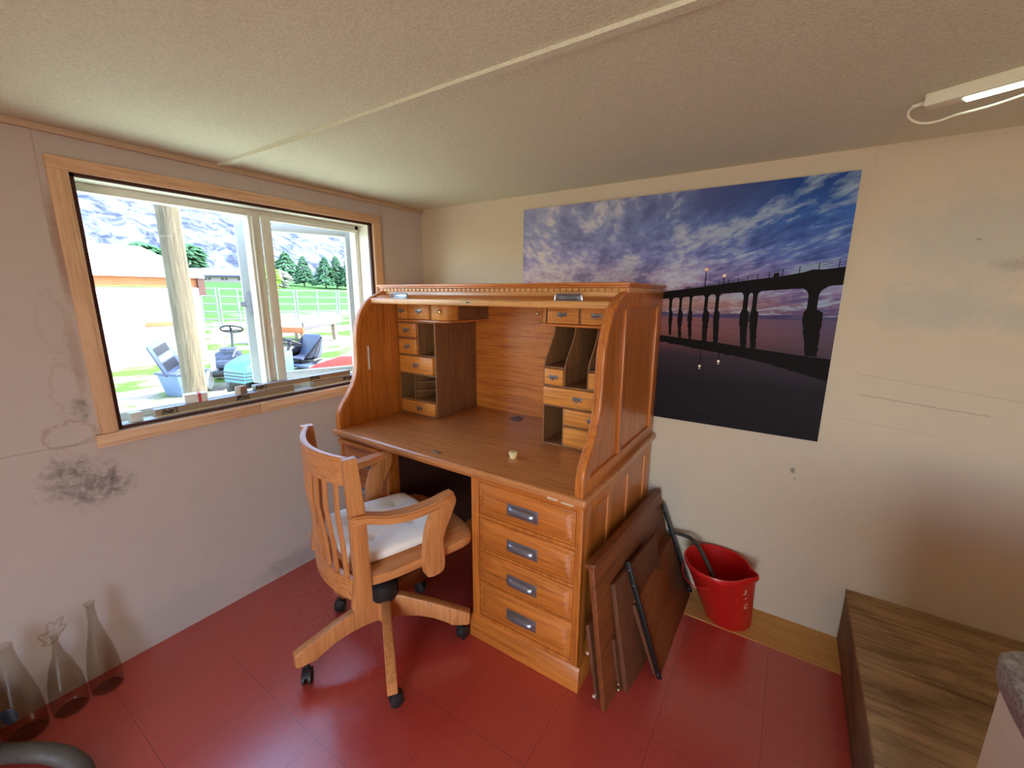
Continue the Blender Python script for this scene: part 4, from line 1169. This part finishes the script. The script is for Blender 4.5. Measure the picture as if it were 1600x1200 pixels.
# ------------------------------------------------------------------ outdoors
def ground_mat():
    t = NT('yard_ground'); geo = t.n('ShaderNodeNewGeometry'); p = geo.outputs['Position']
    s = t.n('ShaderNodeSeparateXYZ'); t.l(p, s.inputs[0]); x, y = s.outputs[0], s.outputs[1]
    n1 = t.noise(p, .55, 6, .6); n2 = t.noise(p, 9, 6, .7)
    grass = t.mix(n2, c8(44, 70, 22), c8(84, 108, 40)); dirt = t.mix(n2, c8(110, 100, 88), c8(140, 130, 118))
    near = t.ramp(n1, [(.47, (0, 0, 0)), (.54, (1, 1, 1))])
    col = t.mix(near, dirt, grass)
    far = t.m_('MULTIPLY', t.m_('SUBTRACT', -17.0, x, clamp=False), .25, clamp=True)
    fg = t.mix(t.noise(p, .12, 5), c8(46, 80, 32), c8(70, 100, 48))
    col = t.mix(far, col, fg)
    rock = t.m_('MULTIPLY', t.m_('SUBTRACT', -66.0, x), .06, clamp=True)
    st = t.mapping(p, (.35, 1, 1.3))
    rf = t.ramp(t.noise(st, .35, 9, .78, .5), [(.40, c8(40, 46, 60)[:3]), (.47, c8(70, 74, 84)[:3]), (.54, c8(96, 94, 102)[:3]), (.64, c8(116, 112, 114)[:3])])
    col = t.mix(rock, col, rf)
    t.set(base=col, rough=.95, spec=.1); t.bump(n2, .4, .05); return t.m
def gz(d, y):
    P = [(-5, -.1), (10, -.1), (15, .05), (25, .75), (45, 2.1), (65, 2.9), (80, 4.4), (110, 20), (150, 46), (240, 110)]
    return interp(P, d)+(max(0, d-80)*.10*noise.noise(Vector((d*.03, y*.03, 0)))+max(0, d-80)*.03*noise.noise(Vector((d*.12, y*.12, 3))) if d > 80 else 0)
ds = [-5, 0, 3, 6, 10, 12, 15, 20, 25, 30, 37, 45, 55, 65, 72, 80]+list(range(84, 244, 4))
ys = [i*4-60 for i in range(75)]
vs = [(-(d), y, gz(d, y)) for d in ds for y in ys]; ny = len(ys)
fs = [(i*ny+j, i*ny+j+1, (i+1)*ny+j+1, (i+1)*ny+j) for i in range(len(ds)-1) for j in range(ny-1)]
m = MB(); m.faces(vs, fs)
struct(m, 'ground', ground_mat(), ang=3)
m = MB(); m.box(-4.6, -.16, -7, 6, -.14, -.085)
struct(m, 'bounce_slab', plain('pale_bounce_ground', c8(204, 202, 166), .9, nscale=6))  # pale slab added outside the window to bounce sunlight onto the ceiling
m = MB(); m.tube([(-3.35, -.17, -.086), (-3.36, -.17, 1.5), (-3.35, -.18, 3.9)], lambda f: .108-.012*f, 22)
solo(m, 'utility_pole', pole_m, 'weathered round timber pole standing just outside the window', 'pole', (-3.35, -.17, -.1))
def siding():
    t = NT('white_metal_siding'); co = t.coord(); s = t.n('ShaderNodeSeparateXYZ'); t.l(co, s.inputs[0])
    w = t.m_('SINE', t.m_('MULTIPLY', s.outputs[1], 36.0))
    t.set(base=t.mix(t.noise(co, 4), c8(240, 232, 224), c8(250, 246, 240)), rough=.6); t.bump(w, .1, .01); return t.m
sd = empty('white_shed', 'long white-walled shed with pine fascia and pale roof behind the pole', 'shed', (-9.6, -1, -.1))
m = MB(); m.box(-12.5, -9.2, -6, 2.16, -.1, 1.50); wl = m.build('shed_wall', siding(), sd)
m = MB(); m.box(-9.19, -9.16, -6, 2.19, 1.52, 1.74, .01); cedar = wood('stained_fascia', c8(120, 62, 34), c8(168, 104, 64), 'y', rough=.7, coat=0, knots=True); m.build('fascia', cedar, sd)
m = MB(); m.hexa([(-9.05, -6.2, 1.72), (-9.05, 2.3, 1.72), (-12.6, 2.3, 2.55), (-12.6, -6.2, 2.55)], [(-9.05, -6.2, 1.76), (-9.05, 2.3, 1.76), (-12.6, 2.3, 2.59), (-12.6, -6.2, 2.59)]); m.build('roof', siding(), sd)
m = MB(); m.box(-9.19, -9.10, 2.10, 2.17, -.1, 1.5); m.build('corner_post', carton_w, sd)
m = MB(); m.box(-9.15, -9.08, 2.17, 2.30, 1.35, 1.72); m.build('rafter_end', dark_brown, sd)
m = MB(); m.box(-9.19, -9.15, 1.15, 1.68, .70, .80, .01); m.build('wall_ledge', cedar, sd)

galv = plain('galvanised_pipe', c8(110, 110, 118), .5, .3)
def panel(a, b, label):
    a = Vector(a); b = Vector(b); dd = (b-a).normalized()*.05; a = a+dd; b = b-dd; c = (a+b)/2
    r = empty('pipe_fence_panel', label, 'fence panel', (c.x, c.y, a.z), 0, 'pipe fence panels beyond the mowers')
    for h in (.35, .62, .90, 1.18, 1.45):
        m = MB(); m.tube([(a.x, a.y, a.z+h), (b.x, b.y, b.z+h)], .022, 8); m.build('rail', galv, r)
    for f in (0, .5, 1):
        p = a.lerp(b, f); m = MB(); m.tube([(p.x, p.y, p.z), (p.x, p.y, p.z+1.5)], .028, 8); m.build('post', galv, r)
def gp(px, D):
    q = at(px, 500, D); return Vector((q.x, q.y, gz(-q.x, q.y)))
E_ = [gp(292, 15), gp(345, 15.6), gp(405, 16.4), gp(465, 17.4), gp(530, 18.6), gp(600, 20)]
for i, lb in enumerate(('pipe fence panel directly right of the pole', 'pipe fence panel behind the casement edge', 'pipe fence panel left of the wooden platform', 'pipe fence panel behind the wooden platform', 'pipe fence panel furthest right, by the window jamb')):
    panel(E_[i], E_[i+1], lb)

def leafm(name, a, b):
    t = NT(name); co = t.coord(); n = t.noise(co, 5, 6, .8)
    t.set(base=t.mix(n, a, b), rough=.9, spec=.1); t.bump(n, .8, .2); return t.m
spruce_m = leafm('spruce_needles', c8(34, 66, 48), c8(86, 124, 86)); blossom_m = leafm('pale_blossom', c8(120, 132, 110), c8(170, 172, 158)); lime_m = leafm('fresh_leaf', c8(104, 160, 40), c8(160, 200, 80)); bark_m = plain('bark', c8(80, 62, 48), .9)
def clump(m, c, r, h, n, seed, conic=True, s0=.5):
    rnd = random.Random(seed)
    for i in range(n):
        f = rnd.random()**(1.1 if conic else .8); z = f*h
        R = r*((1-f)**.8 if conic else sqrt(max(.02, 1-(2*f-1)**2)))
        a = rnd.uniform(0, 2*pi); q = R*sqrt(rnd.uniform(.25, 1)); s = s0*(.6+.6*rnd.random())*(1-.5*f if conic else 1)
        p = Vector((c[0]+q*cos(a), c[1]+q*sin(a), c[2]+z))
        dx = Vector((cos(a), sin(a), -.35))*s; dy = Vector((-sin(a), cos(a), 0))*s*.45; up = Vector((0, 0, s*.22))
        m.faces([p-dx*.3+dy, p+dx, p-dx*.3-dy, p-dx*.2+up, p-dx*.2-up], [(0, 1, 3), (1, 2, 3), (2, 0, 3), (1, 0, 4), (2, 1, 4), (0, 2, 4)])
def tree(px, D, h, r, label, mat, conic, name, n=420, cat='tree', lift=.12):
    q = gp(px, D); b = empty(name, label, cat, q, 0, None)
    m = MB(); clump(m, (q.x, q.y, q.z+h*lift), r, h*(1-lift), n, px, conic, r*.34); m.build('foliage', mat, b)
    m = MB(); m.tube([(q.x, q.y, q.z), (q.x, q.y, q.z+h*.6)], .08, 8); m.build('trunk', bark_m, b)
tree(455, 52, 3.9, 2.1, 'broad dark conifer, leftmost seen through the casement', spruce_m, True, 'conifer')
tree(481, 50, 3.4, 1.3, 'slender dark conifer beside the broad one, before the track', spruce_m, True, 'conifer')
tree(514, 48, 3.4, 1.4, 'dark conifer, left of the close pair at the right', spruce_m, True, 'conifer')
tree(531, 49, 3.6, 1.4, 'blue-green conifer seen just left of the casement upright', spruce_m, True, 'conifer')
tree(551, 49, 3.6, 1.4, 'dark conifer at the far right, right of the casement upright', spruce_m, True, 'conifer')
tree(441, 44, 1.7, 1.2, 'pale blossoming round bush in front of the broad conifer', blossom_m, False, 'flowering_bush', 300, 'bush', .02)
tree(425, 34, 2.2, .9, 'bright green shrub beside the window mullion', lime_m, False, 'green_shrub', 300, 'bush', .02)
tree(304, 66, 4.6, 2.6, 'dark green leafy tree behind the pole, above the long house', spruce_m, False, 'broad_tree', 500)
tree(240, 60, 4.2, 2.4, 'dark green tree above the shed roof, left of the pole', spruce_m, False, 'broad_tree', 400)
hq0, hq1 = gp(285, 54), gp(400, 56)
hs = empty('long_house', 'long low pale house with a shallow roof across the green field', 'house', ((hq0.x+hq1.x)/2, (hq0.y+hq1.y)/2, 2.2))
ang_ = math.atan2(hq1.y-hq0.y, hq1.x-hq0.x); Lh = (hq1-hq0).length
MH = T(hq0.x, hq0.y, 2.0) @ Matrix.Rotation(ang_, 4, 'Z')
m = MB(MH); m.box(0, Lh, 0, 5, 0, 1.55); m.build('wall', plain('pale_stucco', c8(150, 132, 126), .8), hs)
m = MB(MH); m.prism([(-.6, 1.5), (2.5, 2.5), (5.6, 1.5)], 'x', -.4, Lh+.4); m.build('roof', plain('pale_shingle', c8(140, 132, 136), .8), hs)
m = MB(MH); m.box(-.4, Lh+.4, -.65, -.55, 1.38, 1.56); m.build('eave', plain('dark_eave', c8(60, 66, 86), .7), hs)
for k in range(5):
    m = MB(MH); m.box(1.2+k*1.9, 1.5+k*1.9, -.03, 0, .95, 1.25); m.box(1.65+k*1.9, 1.95+k*1.9, -.03, 0, .95, 1.25); m.build('window', dark_plastic, hs)

# riding mowers
pale_tire = plain('dusty_pale_tire', c8(196, 192, 186), .8)
def mower(name, label, pos, rz, hood_c, seat_c, body_c, vents=None, hood=True, seat=True):
    r = empty(name, label, 'riding mower', pos, rz)
    M_ = WM[r.name]
    def P(mb, n, mt): return mb.build(n, mt, r)
    m = MB(M_); m.box(-.55, .80, -.16, .16, .22, .32, .02); P(m, 'chassis', iron)
    if hood:
        m = MB(M_); poly = [(.05, .32), (.05, .66), (.25, .68), (.62, .62), (.80, .54), (.84, .46), (.84, .30)]
        m.prism(poly, 'y', -.23, .23, .035, 3); hd = P(m, 'hood', hood_c)
        if vents:
            for k in range(9):
                m = MB(M_); x = .18+.055*k; m.hexa([(x, .06, .60), (x+.02, .06, .60), (x-.02, .19, .60), (x-.04, .19, .60)], [(x, .06, .685-.010*k), (x+.02, .06, .685-.010*k), (x-.02, .19, .683-.010*k), (x-.04, .19, .683-.010*k)])
                m.build('vent', vents, hd)
        else:
            for k in range(3):
                m = MB(M_); m.box(.60, .83, -.234, .234, .34+.045*k, .352+.045*k); m.box(.835, .848, -.2, .2, .34+.045*k, .352+.045*k); m.build('grille_slot', dark_plastic, hd)
    else:
        m = MB(M_); m.box(.20, .50, -.15, .15, .32, .52, .02)
        for k in range(7): m.box(.22+.035*k, .235+.035*k, -.17, .17, .36, .56, .003)
        m.lathe([(0, 0), (.12, 0), (.12, .06), (.05, .08), (0, .08)], (.35, 0, .56), 18); m.box(.52, .70, -.12, .12, .34, .46, .02)
        m.tube([(.3, .1, .6), (.45, .16, .66), (.6, .1, .5)], .015, 8); P(m, 'engine', plain('greasy_engine', c8(66, 70, 84), .5, .4, 30, .6))
    m = MB(M_); m.box(-.52, -.05, -.40, .40, .38, .42, .02)
    if seat: P(m, 'fender_deck', body_c)
    else:
        m.bm.free()
    up = 0 if seat else .14
    m = MB(M_); m.tube([(.06, 0, .40), (-.08, 0, .72+up)], .022, 8); m.box(.0, .08, -.09, .09, .42, .66 if seat else .5, .02); P(m, 'steering_column', iron)
    m = MB(M_ @ T(-.10, 0, .76+up) @ rotm('Y', -24))
    ringp = [Vector((.165*cos(2*pi*k/28), .165*sin(2*pi*k/28), 0)) for k in range(29)]
    m.tube(ringp, .014, 8, cap=False)
    for k in range(3): m.tube([(0, 0, -.02), (.16*cos(2*pi*k/3), .16*sin(2*pi*k/3), 0)], .012, 6)
    m.lathe([(0, -.04), (.04, -.04), (.035, .01), (0, .012)], n=14); P(m, 'steering_wheel', iron)
    if seat:
        m = MB(M_); m.prism(smooth_poly([(-.12, .47), (-.12, .53), (-.30, .51), (-.43, .54), (-.50, .84), (-.57, .86), (-.56, .60), (-.50, .46)], 2), 'y', -.20, .20, .035, 3); P(m, 'seat', seat_c)
        m = MB(M_); m.box(-.46, -.20, -.08, .08, .40, .48, .01); P(m, 'seat_bracket', iron)
    for x, y, rr, w in ((.60, .27, .17, .09), (.60, -.27, .17, .09), (-.38, .32, .24, .16), (-.38, -.32, .24, .16)):
        m = MB(M_ @ T(x, y, rr) @ rotm('X', 90))
        m.lathe([(rr*.55, -w/2), (rr*.85, -w/2), (rr, -w*.3), (rr, w*.3), (rr*.85, w/2), (rr*.55, w/2)], n=26, close=True)
        wh = P(m, 'tire', rubber if seat else pale_tire)
        m = MB(M_ @ T(x, y, rr) @ rotm('X', 90)); m.lathe([(0, -.02), (rr*.2, -.03), (rr*.5, -.01), (rr*.56, -w*.4), (rr*.56, w*.4), (rr*.5, .01), (rr*.2, .03), (0, .02)], n=22); m.build('wheel_rim', carton_w, wh)
    return r
teal = plain('faded_teal_paint', c8(60, 104, 112), .4); seat_g = plain('grey_vinyl_seat', c8(52, 56, 72), .5); red_hood = plain('faded_red_paint', c8(170, 34, 16), .7, spec=.15); dark_red = plain('dark_red_vent', c8(150, 24, 30), .5); steel_b = plain('blue_grey_paint', c8(66, 76, 98), .5)
mower('riding_mower', 'faded teal riding mower with grey bucket seat, facing left outside the window', (-4.45, 1.45, -.1), math.atan2(-.96, .18), teal, seat_g, steel_b)
mower('riding_mower', 'red riding mower with dark slotted vents, closest to the open casement', (-2.75, 1.62, -.085), math.atan2(-.99, .02), red_hood, seat_g, red_hood, dark_red)
mower('stripped_mower', 'stripped mower chassis with bare engine and white front wheel beside the pole', (-5.95, 1.36, -.1), math.atan2(-.55, .80), teal, seat_g, steel_b, None, False, False)

# broken seat on a crate, left of the pole
cr = empty('plastic_crate', 'blue-grey plastic crate on the grass left of the pole', 'crate', (-5.55, .46, -.1))
m = MB(T(-5.55, .46, -.1) @ rotm('Z', 20)); m.hexa([(-.15, -.17, 0), (.15, -.17, 0), (.15, .17, 0), (-.15, .17, 0)], [(-.19, -.24, .34), (.19, -.24, .34), (.19, .24, .34), (-.19, .24, .34)], .01)
m.build('crate_body', plain('pale_blue_plastic', c8(90, 106, 128), .5), cr)
m = MB(T(-5.55, .46, -.1) @ rotm('Z', 20)); m.box(-.21, .21, -.26, .26, .33, .37, .01); m.build('crate_rim', steel_b, cr)
sg = empty('leaning_sign', 'blue-grey framed warning sign board tilted on the plastic crate', 'sign', (-5.52, .36, .27))
MS_ = T(-5.52, .36, .272) @ rotm('Z', 20) @ rotm('X', 24)
m = MB(MS_); m.box(-.02, .02, -.155, .155, 0, .50, .01); m.build('sign_board', steel_b, sg)
m = MB(MS_); m.box(.02, .024, -.10, .10, .06, .20); m.box(.02, .024, -.10, .10, .32, .44); m.build('sign_panel', dark_plastic, sg)
m = MB(MS_); m.box(.02, .025, -.10, .10, .225, .295); m.build('sign_strip', carton_w, sg)
jg = empty('blue_jug', 'small dark blue plastic jug sitting on the crate against the pole', 'jug', (-5.45, .56, .27))
m = MB(); m.lathe([(0, 0), (.075, 0), (.085, .02), (.085, .15), (.05, .20), (.03, .22), (.03, .235), (0, .235)], (-5.45, .56, .27), 22); m.build('jug_body', plain('deep_blue_plastic', c8(30, 84, 150), .4), jg)
m = MB(); m.lathe([(.033, 0), (.033, .03), (0, .032)], (-5.45, .56, .50), 16); m.build('cap', carton_w, jg)
# raised timber platform
pf = empty('timber_platform', 'raised low-sided timber platform on the grass beyond the mowers', 'platform', (-10, 5, 0))
q = at(466, 492, 13.0); MPf = T(q.x, q.y, 0) @ Matrix.Rotation(math.atan2(R_.y, R_.x), 4, 'Z')
WM[pf.name] = T(q.x, q.y, -.1); pf.location = (q.x, q.y, -.1)
tim = plain('pale_timber', c8(140, 122, 102), .8)
m = MB(MPf @ rotm('Z', -12) @ rotm('X', 4)); m.box(-.85, .85, -.9, .9, .42, .50, .01); m.build('deck', tim, pf)
m = MB(MPf @ rotm('Z', -12) @ rotm('X', 4)); m.box(-.88, -.82, -.9, .9, .42, .66, .01); m.build('side_board', plain('grey_timber', c8(84, 78, 76), .8), pf)
m = MB(MPf @ rotm('Z', -12) @ rotm('X', 4)); m.box(.82, .88, -.9, .9, .42, .66, .01); m.build('side_board', plain('grey_timber', c8(84, 78, 76), .8), pf)
m = MB(MPf @ rotm('Z', -12) @ rotm('X', 4)); m.box(-.9, .9, -.96, -.90, .36, .52, .01); m.build('edge_beam', cedar, pf)
for sx in (-.7, .7):
    for sy in (-.75, .75):
        m = MB(MPf @ rotm('Z', -12) @ rotm('X', 4)); m.box(sx-.06, sx+.06, sy-.06, sy+.06, -.11, .42, .005); m.build('leg', tim, pf)
